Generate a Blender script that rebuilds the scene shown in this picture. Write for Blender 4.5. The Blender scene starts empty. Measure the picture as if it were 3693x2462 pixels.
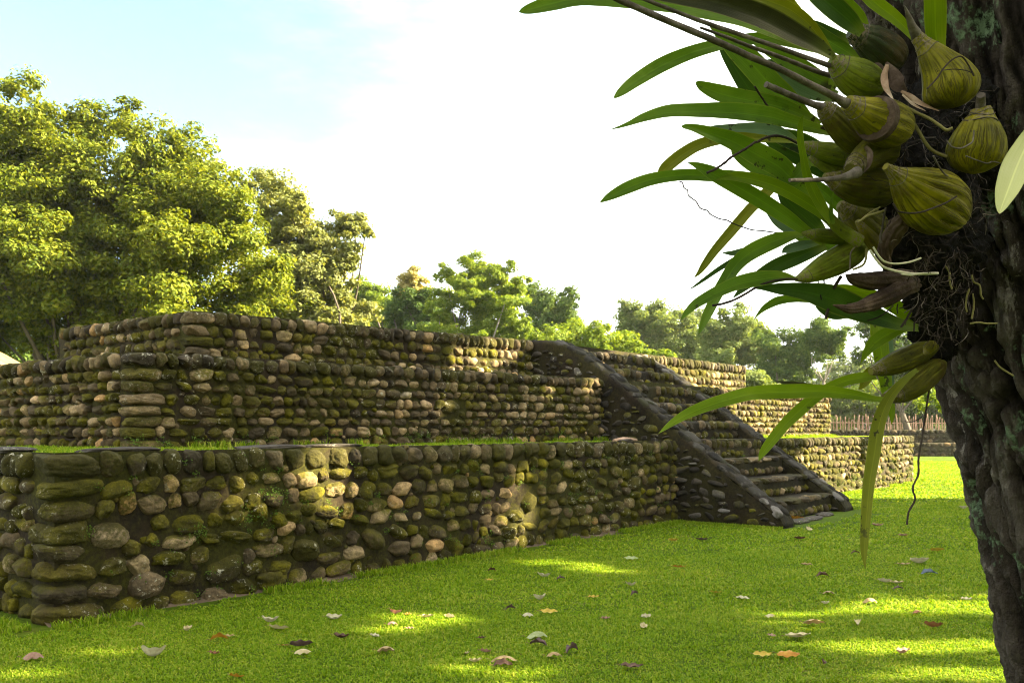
import bpy, math, random
import numpy as np
from mathutils import Vector, Matrix

# ------------------------------------------------------------------ camera, light, sky
SC = bpy.context.scene
COL = SC.collection
F, CX, HY, EYE = 3297.0, 1846.5, 1548.0, 1.59        # focal length, centre and horizon in photo pixels; eye height

def P(sx, sy, Y):
    """point seen at photo pixel (sx, sy), Y metres in front of the camera"""
    return np.array([Y * (sx - CX) / F, Y, EYE + Y * (HY - sy) / F])

def PD(x, y, Y):
    return P(x * 1.5702, y * 1.5702, Y)

cam_d = bpy.data.cameras.new('camera')
cam = bpy.data.objects.new('camera', cam_d); COL.objects.link(cam)
cam.location = (0, 0, EYE); cam.rotation_euler = (math.radians(90), 0, 0)
cam_d.sensor_width = 36; cam_d.lens = 36 * F / 3693
cam_d.shift_y = (HY - 1231) / 3693
cam_d.clip_start = 0.05; cam_d.clip_end = 2000
cam_d.dof.use_dof = True; cam_d.dof.focus_distance = 1.42; cam_d.dof.aperture_fstop = 26
SC.camera = cam
SC.cycles.filter_width = 1.0

SUN_EL = math.radians(30); SUN_AZ = math.radians(88)   # azimuth clockwise from +Y
L = np.array([math.sin(SUN_AZ) * math.cos(SUN_EL), math.cos(SUN_AZ) * math.cos(SUN_EL), math.sin(SUN_EL)])
sun_d = bpy.data.lights.new('sun', 'SUN'); sun_d.energy = 5.0; sun_d.angle = math.radians(0.53)
sun_d.color = (1.0, 0.87, 0.60)
sun = bpy.data.objects.new('sun', sun_d); COL.objects.link(sun)
sun.rotation_euler = Vector(L).to_track_quat('Z', 'Y').to_euler()
sun.location = (30, 10, 30)

SC.view_settings.view_transform = 'Standard'; SC.view_settings.look = 'None'
SC.view_settings.exposure = 3.35; SC.view_settings.gamma = 1.0
W = bpy.data.worlds.new('World'); SC.world = W; W.use_nodes = True
nt = W.node_tree; nt.nodes.clear()
def wn(t, **k):
    n = nt.nodes.new(t)
    for a, b in k.items(): setattr(n, a, b)
    return n
sky = wn('ShaderNodeTexSky', sky_type='NISHITA', sun_disc=False)
sky.sun_elevation = SUN_EL; sky.sun_rotation = SUN_AZ
sky.air_density = 1.0; sky.dust_density = 1.2; sky.ozone_density = 2.0
tc = wn('ShaderNodeTexCoord')
mp = wn('ShaderNodeMapping'); mp.inputs['Scale'].default_value = (1.3, 1.0, 4.0)
nz = wn('ShaderNodeTexNoise'); nz.inputs['Scale'].default_value = 2.6; nz.inputs['Detail'].default_value = 6; nz.inputs['Roughness'].default_value = 0.62
dt = wn('ShaderNodeVectorMath', operation='DOT_PRODUCT'); dt.inputs[1].default_value = (-0.50, 0.70, 0.51)   # the one clear patch of sky
ma = wn('ShaderNodeMath', operation='MULTIPLY_ADD'); ma.inputs[1].default_value = -4.2; ma.inputs[2].default_value = 3.62
ad = wn('ShaderNodeMath', operation='ADD')
cl = wn('ShaderNodeMapRange'); cl.interpolation_type = 'SMOOTHSTEP'
cl.inputs['From Min'].default_value = 0.10; cl.inputs['From Max'].default_value = 1.0
mx = wn('ShaderNodeMix', data_type='RGBA')
mx.inputs['B'].default_value = (5.6, 5.8, 5.7, 1)
bg = wn('ShaderNodeBackground'); bg.inputs['Strength'].default_value = 0.055
ou = wn('ShaderNodeOutputWorld')
lk = nt.links.new
lk(tc.outputs['Generated'], mp.inputs['Vector']); lk(mp.outputs['Vector'], nz.inputs['Vector'])
lk(tc.outputs['Generated'], dt.inputs[0]); lk(dt.outputs['Value'], ma.inputs[0])
lk(nz.outputs['Fac'], ad.inputs[0]); lk(ma.outputs[0], ad.inputs[1]); lk(ad.outputs[0], cl.inputs['Value'])
lk(cl.outputs['Result'], mx.inputs['Factor']); lk(sky.outputs[0], mx.inputs['A']); lk(mx.outputs['Result'], bg.inputs['Color'])
lk(bg.outputs[0], ou.inputs[0])

# ------------------------------------------------------------------ helpers
rng = np.random.default_rng(7)
random.seed(7)

def tag(o, label=None, cat=None, group=None, kind=None):
    if label: o['label'] = label
    if cat: o['category'] = cat
    if group: o['group'] = group
    if kind: o['kind'] = kind
    return o

def empty(name, loc=(0, 0, 0)):
    o = bpy.data.objects.new(name, None); COL.objects.link(o); o.location = loc
    o.empty_display_size = 0.2
    return o

def link(name, me, parent=None, mats=()):
    for m in mats: me.materials.append(m)
    o = bpy.data.objects.new(name, me); COL.objects.link(o)
    if parent is not None:
        o.parent = parent
        o.matrix_parent_inverse = Matrix.Translation(-Vector(parent.location))
    return o

class MB:
    """collects vertex / face arrays, then builds ONE mesh"""
    def __init__(s): s.v = []; s.f = []; s.m = []; s.n = 0; s.attr = {}
    def add(s, v, f, mat=0, **attrs):
        v = np.asarray(v, float).reshape(-1, 3); f = np.asarray(f, int)
        s.v.append(v); s.f.append(f + s.n); s.m.append(np.full(len(f), mat)); 
        for k in set(s.attr) | set(attrs):
            a = s.attr.setdefault(k, [np.zeros(s.n)])
            a.append(np.broadcast_to(np.asarray(attrs.get(k, 0.0), float), (len(v),)))
        s.n += len(v)
    def mesh(s, name, smooth=True):
        me = bpy.data.meshes.new(name)
        V = np.concatenate(s.v); me.vertices.add(len(V)); me.vertices.foreach_set('co', V.astype(np.float32).ravel())
        li = np.concatenate([f.ravel() for f in s.f]); lt = np.concatenate([np.full(len(f), f.shape[1]) for f in s.f])
        me.loops.add(len(li)); me.loops.foreach_set('vertex_index', li.astype(np.int32))
        ls = np.concatenate([[0], np.cumsum(lt)[:-1]])
        me.polygons.add(len(lt)); me.polygons.foreach_set('loop_start', ls.astype(np.int32))
        me.polygons.foreach_set('loop_total', lt.astype(np.int32))
        me.polygons.foreach_set('material_index', np.concatenate(s.m).astype(np.int32))
        me.polygons.foreach_set('use_smooth', np.full(len(lt), bool(smooth)))
        for k, a in s.attr.items():
            at = me.attributes.new(k, 'FLOAT', 'POINT')
            at.data.foreach_set('value', np.concatenate(a).astype(np.float32))
        me.update(calc_edges=True); me.validate()
        return me
    def build(s, name, mats, parent=None, smooth=True):
        return link(name, s.mesh(name, smooth), parent, mats)

def _hash(i, j, k, seed):
    n = (i.astype(np.int64) * 374761393 + j.astype(np.int64) * 668265263 + k.astype(np.int64) * 1274126177 + seed * 982451653) & 0xFFFFFFFF
    n = ((n ^ (n >> 13)) * 1103515245) & 0xFFFFFFFF
    n = ((n ^ (n >> 16)) * 2246822519) & 0xFFFFFFFF
    return ((n ^ (n >> 15)) & 0xFFFF) / 65535.0

def vnoise(p, seed=0):
    p = np.asarray(p, float); i = np.floor(p).astype(int); f = p - i; u = f * f * (3 - 2 * f)
    r = 0
    for a in (0, 1):
        for b in (0, 1):
            for c in (0, 1):
                w = (u[:, 0] if a else 1 - u[:, 0]) * (u[:, 1] if b else 1 - u[:, 1]) * (u[:, 2] if c else 1 - u[:, 2])
                r = r + w * _hash(i[:, 0] + a, i[:, 1] + b, i[:, 2] + c, seed)
    return r

def fbm(p, oct=4, seed=0):
    r = 0; a = 0.5; q = np.asarray(p, float)
    for o in range(oct):
        r = r + a * vnoise(q * 2 ** o + 17.3 * o, seed + o); a *= 0.5
    return r / (1 - 0.5 ** oct)

def ico(sub):
    t = (1 + 5 ** .5) / 2
    v = [(-1, t, 0), (1, t, 0), (-1, -t, 0), (1, -t, 0), (0, -1, t), (0, 1, t), (0, -1, -t), (0, 1, -t), (t, 0, -1), (t, 0, 1), (-t, 0, -1), (-t, 0, 1)]
    f = [(0, 11, 5), (0, 5, 1), (0, 1, 7), (0, 7, 10), (0, 10, 11), (1, 5, 9), (5, 11, 4), (11, 10, 2), (10, 7, 6), (7, 1, 8), (3, 9, 4), (3, 4, 2), (3, 2, 6), (3, 6, 8), (3, 8, 9), (4, 9, 5), (2, 4, 11), (6, 2, 10), (8, 6, 7), (9, 8, 1)]
    v = [np.array(x) / np.linalg.norm(x) for x in v]
    for _ in range(sub):
        c = {}; nf = []
        def mid(a, b):
            k = (min(a, b), max(a, b))
            if k not in c:
                m = v[a] + v[b]; v.append(m / np.linalg.norm(m)); c[k] = len(v) - 1
            return c[k]
        for a, b, d in f:
            x, y, z = mid(a, b), mid(b, d), mid(d, a)
            nf += [(a, x, z), (b, y, x), (d, z, y), (x, y, z)]
        f = nf
    return np.array(v), np.array(f)
ICO = {k: ico(k) for k in (1, 2, 3, 4)}
def half_ico(k):            # the part of the ball with y > -0.35 (the rest is sunk in mortar)
    v, f = ICO[k]; keep = (v[f][:, :, 1] > -0.35).any(1); f = f[keep]
    u, inv = np.unique(f.ravel(), return_inverse=True)
    return v[u], inv.reshape(-1, 3)
HICO = {k: half_ico(k) for k in (1, 2, 3, 4)}

def grid_faces(nu, nv, closed_v=False):
    """faces of a grid with nu rows of nv vertices"""
    i = np.arange(nu - 1)[:, None]; j = np.arange(nv if closed_v else nv - 1)[None, :]
    a = i * nv + j; b = i * nv + (j + 1) % nv; c = (i + 1) * nv + (j + 1) % nv; d = (i + 1) * nv + j
    return np.stack([a, b, c, d], -1).reshape(-1, 4)

def catmull(pts, n):
    p = np.asarray(pts, float); m = len(p)
    if m == 2: return p[0] + (p[1] - p[0]) * np.linspace(0, 1, n)[:, None]
    q = np.vstack([2 * p[0] - p[1], p, 2 * p[-1] - p[-2]])
    t = np.linspace(0, m - 1, n); i = np.minimum(t.astype(int), m - 2); u = (t - i)[:, None]
    a, b, c, d = q[i], q[i + 1], q[i + 2], q[i + 3]
    return 0.5 * ((2 * b) + (c - a) * u + (2 * a - 5 * b + 4 * c - d) * u ** 2 + (3 * b - a - 3 * c + d) * u ** 3)

def unit(a): return a / np.maximum(np.linalg.norm(a, axis=-1, keepdims=True), 1e-9)

def tube(mb, pts, rad, n=24, sides=8, mat=0, rough=0.0, ridges=0, ridge_amp=0.0, seed=0, cap=True):
    """lofted tube; pts Nx3, rad N"""
    q = catmull(np.column_stack([pts, rad]), n); c, r = q[:, :3], np.maximum(q[:, 3], 0.0002)
    t = unit(np.gradient(c, axis=0)); ref = np.array([0.13, -0.85, 0.5]); ref /= np.linalg.norm(ref)
    x = unit(np.cross(t, ref)); y = np.cross(t, x)
    a = np.linspace(0, 2 * np.pi, sides, endpoint=False)
    rr = r[:, None] * np.ones((n, sides))
    if ridges: rr *= 1 - ridge_amp * (0.5 + 0.5 * np.cos(a * ridges + seed + 0.7 * np.sin(np.linspace(0, 4, n))[:, None])) ** 4
    v = c[:, None] + rr[..., None] * (np.cos(a)[None, :, None] * x[:, None] + np.sin(a)[None, :, None] * y[:, None])
    v = v.reshape(-1, 3)
    if rough:
        s = 0.6 / max(r.mean(), 1e-4)
        d = (fbm(v * s + seed, 3, seed) - 0.5) * 2 * rough
        v = v + unit(v - np.repeat(c, sides, 0)) * (d * np.repeat(r, sides))[:, None]
    al = np.repeat(np.linspace(0, 1, n), sides); an = np.tile(a / (2 * np.pi), n)
    mb.add(v, grid_faces(n, sides, True), mat, along=al, angle=an)
    if cap:
        for k, fl in ((0, True), (n - 1, False)):
            ring = v[k * sides:(k + 1) * sides]; cv = np.vstack([ring, ring.mean(0)])
            f = np.array([(j, (j + 1) % sides, sides) if not fl else ((j + 1) % sides, j, sides) for j in range(sides)])
            mb.add(cv, f, mat, along=float(k > 0), angle=0.0)

# ------------------------------------------------------------------ materials
def material(name):
    m = bpy.data.materials.new(name); m.use_nodes = True; n = m.node_tree
    n.nodes.clear()
    return m, n
class N:
    """tiny node helper"""
    def __init__(s, tree): s.t = tree
    def node(s, kind, **k):
        n = s.t.nodes.new(kind)
        for a, b in k.items(): setattr(n, a, b)
        return n
    def put(s, sock, val):
        if isinstance(val, bpy.types.NodeSocket): s.t.links.new(val, sock)
        elif val is not None: sock.default_value = val
    def obj(s): return s.node('ShaderNodeTexCoord').outputs['Object']
    def noise(s, scale, detail=4, rough=0.6, vec=None, dist=0.0, w=None):
        n = s.node('ShaderNodeTexNoise'); n.inputs['Scale'].default_value = scale; n.inputs['Detail'].default_value = detail
        n.inputs['Roughness'].default_value = rough; n.inputs['Distortion'].default_value = dist
        s.put(n.inputs['Vector'], vec if vec is not None else s.obj()); return n.outputs['Fac']
    def scaled(s, vec, sc, off=(0, 0, 0)):
        n = s.node('ShaderNodeMapping'); s.put(n.inputs['Vector'], vec); n.inputs['Scale'].default_value = sc; n.inputs['Location'].default_value = off
        return n.outputs['Vector']
    def math(s, op, a, b=None, c=None, clamp=False):
        n = s.node('ShaderNodeMath', operation=op, use_clamp=clamp); s.put(n.inputs[0], a)
        if b is not None: s.put(n.inputs[1], b)
        if c is not None: s.put(n.inputs[2], c)
        return n.outputs[0]
    def ramp(s, fac, stops):
        n = s.node('ShaderNodeValToRGB'); e = n.color_ramp.elements
        while len(e) < len(stops): e.new(0.5)
        for k, (p, c) in enumerate(stops):
            e[k].position = p; e[k].color = (*c, 1) if len(c) == 3 else c
        s.put(n.inputs[0], fac); return n.outputs[0]
    def step(s, x, a, b):
        n = s.node('ShaderNodeMapRange'); n.interpolation_type = 'SMOOTHSTEP'
        s.put(n.inputs['Value'], x); n.inputs['From Min'].default_value = a; n.inputs['From Max'].default_value = b
        return n.outputs['Result']
    def mix(s, fac, a, b, blend='MIX'):
        n = s.node('ShaderNodeMix', data_type='RGBA', blend_type=blend); s.put(n.inputs['Factor'], fac)
        for k, v in (('A', a), ('B', b)):
            s.put(n.inputs[k], (*v, 1) if isinstance(v, tuple) and len(v) == 3 else v)
        return n.outputs['Result']
    def attr(s, name):
        n = s.node('ShaderNodeAttribute', attribute_name=name); return n.outputs['Fac']
    def island(s): return s.node('ShaderNodeNewGeometry').outputs['Random Per Island']
    def normal_z(s):
        n = s.node('ShaderNodeNewGeometry'); x = s.node('ShaderNodeSeparateXYZ'); s.t.links.new(n.outputs['Normal'], x.inputs[0]); return x.outputs['Z']
    def bump(s, h, strength=0.4, dist=0.02):
        n = s.node('ShaderNodeBump'); n.inputs['Strength'].default_value = strength; n.inputs['Distance'].default_value = dist
        s.put(n.inputs['Height'], h); return n.outputs['Normal']
    def out(s, color, rough=0.85, normal=None, spec=0.3, translucent=0.0, tcol=None):
        b = s.node('ShaderNodeBsdfPrincipled'); s.put(b.inputs['Base Color'], (*color, 1) if isinstance(color, tuple) and len(color) == 3 else color)
        s.put(b.inputs['Roughness'], rough); b.inputs['Specular IOR Level'].default_value = spec
        if normal is not None: s.put(b.inputs['Normal'], normal)
        o = s.node('ShaderNodeOutputMaterial'); sh = b.outputs[0]
        if translucent:
            t = s.node('ShaderNodeBsdfTranslucent'); s.put(t.inputs['Color'], tcol if tcol is not None else color)
            x = s.node('ShaderNodeMixShader'); x.inputs[0].default_value = translucent
            s.t.links.new(sh, x.inputs[1]); s.t.links.new(t.outputs[0], x.inputs[2]); sh = x.outputs[0]
        s.t.links.new(sh, o.inputs['Surface'])

def stone_material(name, dark=1.0, moss=0.0, lichen=0.0, grey=False):
    m, t = material(name); n = N(t)
    r = n.island(); o = n.obj()
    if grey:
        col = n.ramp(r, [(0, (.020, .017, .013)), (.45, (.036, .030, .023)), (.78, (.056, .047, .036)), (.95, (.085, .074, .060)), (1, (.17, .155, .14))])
    else:
        col = n.ramp(r, [(0, (.038, .029, .016)), (.36, (.076, .056, .029)), (.60, (.140, .099, .052)), (.78, (.215, .155, .078)), (.91, (.295, .215, .112)), (.97, (.36, .21, .080)), (1, (.38, .31, .21))])
    mot = n.math('ADD', n.math('MULTIPLY', n.noise(9, 6, 0.7, o), .6), n.math('MULTIPLY', n.noise(55, 4, 0.75, o), .4))
    col = n.mix(0.75, col, n.ramp(mot, [(.34, (.22, .20, .18)), (.5, (.92, .92, .92)), (.64, (1.9, 1.8, 1.65))]), 'MULTIPLY')
    big = n.noise(1.1, 3, 0.5, o); fine = n.noise(30, 4, 0.7, o)
    r2 = n.math('FRACT', n.math('MULTIPLY', r, 37.7))
    mm = n.math('ADD', n.math('MULTIPLY', big, 0.9), n.math('MULTIPLY', fine, 0.5))
    mm = n.math('ADD', mm, n.math('MULTIPLY', r2, 0.55))
    mm = n.math('ADD', mm, n.math('MULTIPLY', n.normal_z(), 0.12))
    mask = n.step(mm, 0.87 - moss, 1.09 - moss)
    mosscol = n.ramp(n.math('ADD', n.math('MULTIPLY', n.noise(4, 4, 0.6, o), .6), n.math('MULTIPLY', n.noise(70, 3, .8, o), .4)), [(.32, (.009, .008, .001)), (.46, (.034, .032, .0015)), (.57, (.084, .074, .002)), (.70, (.185, .155, .003))])
    col = n.mix(n.math('MULTIPLY', mask, 0.92), col, mosscol)
    # weathered black algae on the cap stones
    capm = n.math('MULTIPLY', n.attr('cap'), n.step(n.noise(4, 4, .6, o), 0.3, 0.6))
    col = n.mix(n.math('MULTIPLY', capm, 0.86), col, (.017, .0145, .011))
    lm = n.step(n.noise(17, 5, 0.78, o), 0.585 - lichen, 0.63 - lichen)
    lm = n.math('MULTIPLY', lm, n.step(n.noise(0.9, 2, 0.5, n.scaled(o, (1, 1, 1), (5, 3, 1))), 0.46, 0.58))
    col = n.mix(n.math('MULTIPLY', lm, 0.85), col, (.38, .35, .26))
    if dark != 1.0: col = n.mix(1.0, col, (dark, dark, dark), 'MULTIPLY')
    h = n.math('ADD', n.math('MULTIPLY', n.noise(45, 5, 0.7, o), 0.6), n.noise(14, 3, 0.6, o))
    n.out(col, 0.9, n.bump(h, 0.8, 0.016), 0.12)
    return m

def mortar_material(name, dark=1.0, moss=.9):
    m, t = material(name); n = N(t); o = n.obj()
    a = n.noise(2.2, 5, 0.65, o); b = n.noise(25, 5, 0.7, o)
    col = n.ramp(n.math('ADD', n.math('MULTIPLY', a, .55), n.math('MULTIPLY', b, .45)),
                 [(.32, (.008 * dark, .006 * dark, .004 * dark)), (.46, (.022 * dark, .0155 * dark, .0085 * dark)), (.60, (.045 * dark, .031 * dark, .016 * dark)), (.75, (.085 * dark, .058 * dark, .030 * dark))])
    mk = n.step(n.math('ADD', n.noise(1.3, 3, .5, n.scaled(o, (1, 1, 1), (4, 9, 2))), n.math('MULTIPLY', b, .4)), 0.56, 0.80)
    col = n.mix(n.math('MULTIPLY', mk, moss), col, n.ramp(b, [(.3, (.014, .014, .003)), (.7, (.060, .056, .006))]))
    n.out(col, 0.95, n.bump(n.noise(38, 6, .75, o), 0.8, 0.02), 0.15)
    return m

def leaf_material(name, c0, c1, c2, trans=0.35, rough=0.6, tmul=(1.5, 1.35, .5), scale=0.6, spec=0.12):
    m, t = material(name); n = N(t)
    r = n.island(); big = n.noise(scale, 3, .5)
    f = n.math('ADD', n.math('MULTIPLY', r, .6), n.math('MULTIPLY', big, .5))
    col = n.ramp(f, [(.18, c0), (.5, c1), (.85, c2)])
    n.out(col, rough, None, spec, trans, n.mix(1.0, col, tmul, 'MULTIPLY'))
    return m

M = {}
M['stone'] = stone_material('cobble_stone')
M['stone_mossy'] = stone_material('mossy_cobble_stone', moss=0.10)
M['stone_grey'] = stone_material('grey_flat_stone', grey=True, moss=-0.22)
M['mortar'] = mortar_material('earthen_mortar')
M['mortar_dark'] = mortar_material('dark_mortar', 0.55, .35)  # darker, less mossy mortar for the stairway and the far platform
def plain(name, stops, scale=8, rough=0.9, bump=0.5, bscale=40, bdist=0.01, spec=0.2, stretch=(1, 1, 1), trans=0.0):
    m, t = material(name); n = N(t); o = n.scaled(n.obj(), stretch)
    f = n.noise(scale, 6, .68, o); n.out(n.ramp(f, stops), rough, n.bump(n.noise(bscale, 5, .7, o), bump, bdist), spec, trans); return m
M['earth'] = plain('bare_earth', [(.3, (.05, .035, .022)), (.5, (.11, .075, .045)), (.7, (.17, .12, .075))], 6)
rng = np.random.default_rng(21)
# ------------------------------------------------------------------ ground
C0 = np.array([-3.77, 7.35, 0.0])                    # front corner of the lowest terrace
U = np.array([0.615, 0.789, 0.0]); U /= np.linalg.norm(U)
NI = np.array([-U[1], U[0], 0.0])                    # into the platform
def Wst(s, t, z):
    s, t, z = np.broadcast_arrays(np.asarray(s, float), np.asarray(t, float), np.asarray(z, float))
    return C0 + s[..., None] * U + t[..., None] * NI + z[..., None] * np.array([0, 0, 1.0])

def z1(s): return np.interp(s, [0, 26], [1.40, 1.40])
def z2(s): return np.interp(s, [1.5, 10.7, 23], [2.40, 2.52, 2.52])
def z3(s): return np.interp(s, [3.2, 10.7, 20.8], [3.13, 3.31, 3.36])
S1, S2, S3 = (.09, 26.0), (1.64, 23.0), (3.35, 20.75)
T1, T2, T3 = (0, 9.8), (1.5, 8.3), (3.09, 6.7)

def lawn_material():
    m, t = material('lawn'); n = N(t); o = n.obj()
    a = n.noise(0.55, 5, .65, o); b = n.noise(26, 5, .75, o)
    col = n.ramp(n.math('ADD', n.math('MULTIPLY', a, .5), n.math('MULTIPLY', b, .5)),
                 [(.30, (.025, .045, .003)), (.5, (.060, .095, .004)), (.68, (.110, .140, .008))])
    col = n.mix(n.math('MULTIPLY', n.step(n.noise(.8, 5, .7, n.scaled(o, (1, 1, 1), (7, 2, 0))), .56, .70), .55), col, (.19, .165, .035))
    n.out(col, .95, n.bump(n.noise(70, 4, .7, o), .8, .03), .05)
    return m
M['lawn'] = lawn_material()
def lawn_z(x, y): return 0.022 * (fbm(np.column_stack([x * .5, y * .5, 0 * x]), 3, 5) - .5)
mb = MB()
xs = np.concatenate([[-600, -200, -80, -40], np.linspace(-25, 40, 130), [60, 120, 250, 600]])
ys = np.concatenate([[-300, -60, -20], np.linspace(-5, 60, 130), [80, 120, 250, 900]])
gx, gy = np.meshgrid(xs, ys, indexing='ij')
v = np.column_stack([gx.ravel(), gy.ravel(), lawn_z(gx.ravel(), gy.ravel())])
mb.add(v, grid_faces(len(xs), len(ys)))
tag(mb.build('ground', [M['lawn']]), kind='structure')

# ------------------------------------------------------------------ stone platform
def add_stone(mb, c, ax, half, m=2.6, amp=.09, sub=2, rot=0.0, mat=1, cap=0.0, full=False, chip=.22, facets=3):
    """c centre; ax rows = (along, outward, up); half extents in that frame"""
    d, f = (ICO if full else HICO)[sub]
    p = d / (np.abs(d) ** m).sum(1, keepdims=True) ** (1 / m)
    k = rng.normal(size=(4, 3)) * 2.1; ph = rng.uniform(0, 6.28, 4)
    p = p * (1 + amp * np.sin(d @ k.T + ph).sum(1, keepdims=True) * .6)
    for _k in range(facets):      # worn flat faces
        pn = unit(rng.normal(size=3) * np.array([1, .8, 1])); dd = p @ pn; lim = rng.uniform(.72, .98); p = p - np.maximum(dd - lim, 0)[:, None] * pn * .85
    if sub >= 3: p = p * (1 + (fbm(d * 2.6 + rng.uniform(0, 50), 3, 12) - .5)[:, None] * chip)
    if sub >= 4: p = p * (1 + (fbm(d * 7 + rng.uniform(0, 50), 3, 13) - .5)[:, None] * .10)
    sk = rng.normal(0, .13)
    p = p.copy(); p[:, 0] += sk * p[:, 2]
    p = p * np.asarray(half)
    cr, sr = math.cos(rot), math.sin(rot)
    x = p[:, 0] * cr - p[:, 2] * sr; z = p[:, 0] * sr + p[:, 2] * cr
    v = c + x[:, None] * ax[0] + p[:, 1:2] * ax[1] + z[:, None] * ax[2]
    mb.add(v, f, mat, cap=cap)

ZUP = np.array([0, 0, 1.0])
def mortar_sheet(mb, fn, a0, a1, z0, ztop, normal, step=.08, amp=.022):
    na = max(2, int((a1 - a0) / step)); a = np.linspace(a0, a1, na); nz = max(3, int(1.2 / step))
    k = np.linspace(0, 1, nz); A, K = np.meshgrid(a, k, indexing='ij')
    Z = z0 + (ztop(A) - z0) * K
    v = fn(A, Z).reshape(-1, 3)
    v = v + normal * ((fbm(v * 5.0, 3, 3) - .5) * 2 * amp)[:, None]
    mb.add(v, grid_faces(na, nz), 0, cap=0.0)

def cobble_face(mb, fn, a0, a1, z0, ztop, along, outward, rows, width, loose=.0, skip=(), sub_at=None, proud=.064, caprow=True, boulders=0, quoin=0, quoin_end=0, q_ax=None):
    """rows of rounded cobbles set in mortar on a wall face; fn(a, z) -> point on the face"""
    ax = np.array([along, outward, ZUP])
    rel = rng.uniform(.85, 1.15, rows); rel[-1] = 1.30 if caprow else 1.0; rel[0] *= 1.1
    edge = np.concatenate([[0], np.cumsum(rel) / rel.sum()])
    big = []
    for _ in range(boulders):
        a = rng.uniform(a0 + .3, a1 - .3); k = rng.uniform(.1, .55); h = ztop(a) - z0
        ra, rz = rng.uniform(.15, .21), rng.uniform(.11, .15)
        if any(abs(a - b[0]) < ra + b[2] and abs(k - b[1]) * h < rz + b[3] for b in big): continue
        if any(s0 - .2 < a < s1 + .2 for s0, s1 in skip): continue
        big.append((a, k, ra, rz))
        add_stone(mb, fn(a, z0 + k * h) - outward * .05, ax, (ra, .15, rz), 2.4, .07, sub_at(a), rng.normal(0, .12), 1, .5)
    for r in range(rows):
        a = a0 + rng.uniform(0, width * .3); top = r == rows - 1 and caprow
        if quoin:          # long corner stone, lapping both faces
            h = ztop(a0) - z0; la = quoin * (rng.uniform(.32, .46) if (r % 2) else rng.uniform(.42, .64)); lb = quoin * rng.uniform(.28, .42); hz = (edge[r + 1] - edge[r]) * h / 2
            add_stone(mb, fn(a0 + la - .075, z0 + (edge[r] + edge[r + 1]) / 2 * h) - outward * (lb - .065), ax, (la, lb, hz * rng.uniform(.92, 1.05)), rng.uniform(2.9, 3.8), .06, 4, rng.normal(0, .035), 1, .8 if top else .25, full=True, chip=.12, facets=1)
            a = a0 + 2 * la - .09
        if quoin_end:
            h = ztop(a1) - z0; hz = (edge[r + 1] - edge[r]) * h / 2; la = quoin_end * rng.uniform(.35, .5)
            add_stone(mb, fn(a1 - la + .05, z0 + (edge[r] + edge[r + 1]) / 2 * h) - outward * .08, ax, (la, .13, hz * .95), rng.uniform(2.6, 3.2), .08, 2, rng.normal(0, .04), 1, .7 if top else 0, full=True)
        while a < a1 - .04:
            w = width * (rng.uniform(.62, 1.5) if not top else rng.uniform(.66, 1.15))
            if rng.random() < .12: w *= .6
            c = a + w / 2; a += w * rng.uniform(1.0, 1.12)
            if c + w / 2 > a1 + .03: break
            if any(s0 < c < s1 for s0, s1 in skip): continue
            h = ztop(c) - z0
            k0, k1 = edge[r], edge[r + 1]; hz = (k1 - k0) * h / 2
            zc = z0 + (k0 + k1) / 2 * h + (rng.normal(0, loose * hz * .5) if not top else rng.normal(0, .008))
            if any(((c - b[0]) / (b[2] + w * .35)) ** 2 + ((zc - z0 - b[1] * h) / (b[3] + hz * .6)) ** 2 < 1 for b in big): continue
            hh = hz * (rng.uniform(.82, 1.06) if not top else rng.uniform(.92, 1.05))
            hw = w / 2 * rng.uniform(.92, 1.04)
            if not top: hh = min(hh, hw * 1.25)
            dep = rng.uniform(.10, .13); pr = proud * (rng.uniform(.7, 1.35) if not top else rng.uniform(1.1, 1.5))
            add_stone(mb, fn(c, zc) - outward * (dep - pr), ax, (hw, dep, hh), rng.uniform(2.2, 3.1), rng.uniform(.05, .12), sub_at(c), rng.normal(0, .06 + .14 * loose), 1, .85 * rng.uniform(.5, 1) if top else 0.0)
            if loose and rng.random() < .25:      # a pebble pressed into the joint
                add_stone(mb, fn(c + w * .55, zc + rng.choice([-1, 1]) * hz * .8) - outward * .03, ax, (rng.uniform(.025, .05), .06, rng.uniform(.02, .045)), 2.3, .1, 2, rng.uniform(-.6, .6))

platform = empty('stone_platform', C0)
tag(platform, 'ancient three tiered platform of mossy river cobbles with a central stairway', 'ruin')

def terrace(name, S, T, z0, zt, rows, rows_left, width, skip, loose, boulders, quoin):
    mb = MB()
    sub_at = lambda a: 4 if a < 3.6 else (3 if a < 9 else 2)
    front = lambda a, z: Wst(a, T[0], z); left = lambda a, z: Wst(S[0], a, z); right = lambda a, z: Wst(S[1], a, z)
    back = lambda a, z: Wst(a, T[1], z)
    zl = lambda a: zt(np.full_like(np.asarray(a, float), S[0])); zr = lambda a: zt(np.full_like(np.asarray(a, float), S[1]))
    mortar_sheet(mb, front, S[0], S[1], z0, zt, -NI); mortar_sheet(mb, left, T[0], T[1], z0, zl, -U)
    mortar_sheet(mb, right, T[0], T[1], z0, zr, U, .2); mortar_sheet(mb, back, S[0], S[1], z0, zt, NI, .2)
    q = quoin
    cobble_face(mb, front, S[0], S[1] - .06, z0, zt, U, -NI, rows, width, loose, skip, sub_at, boulders=boulders, quoin=q, quoin_end=.25)
    tend = T[1] - .1
    cobble_face(mb, left, T[0] + q * .62, tend, z0, zl, -NI, -U, rows_left, width * .85, loose, (), lambda a: 3 if a < 4.5 else 2)
    cobble_face(mb, right, T[0] + .2, T[1], z0, zr, NI, U, rows, width * 1.2, loose, (), lambda a: 2)
    return mb.build(name, [M['mortar'], M['stone_mossy'] if name == 'lower_terrace' else M['stone']], platform)

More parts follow.
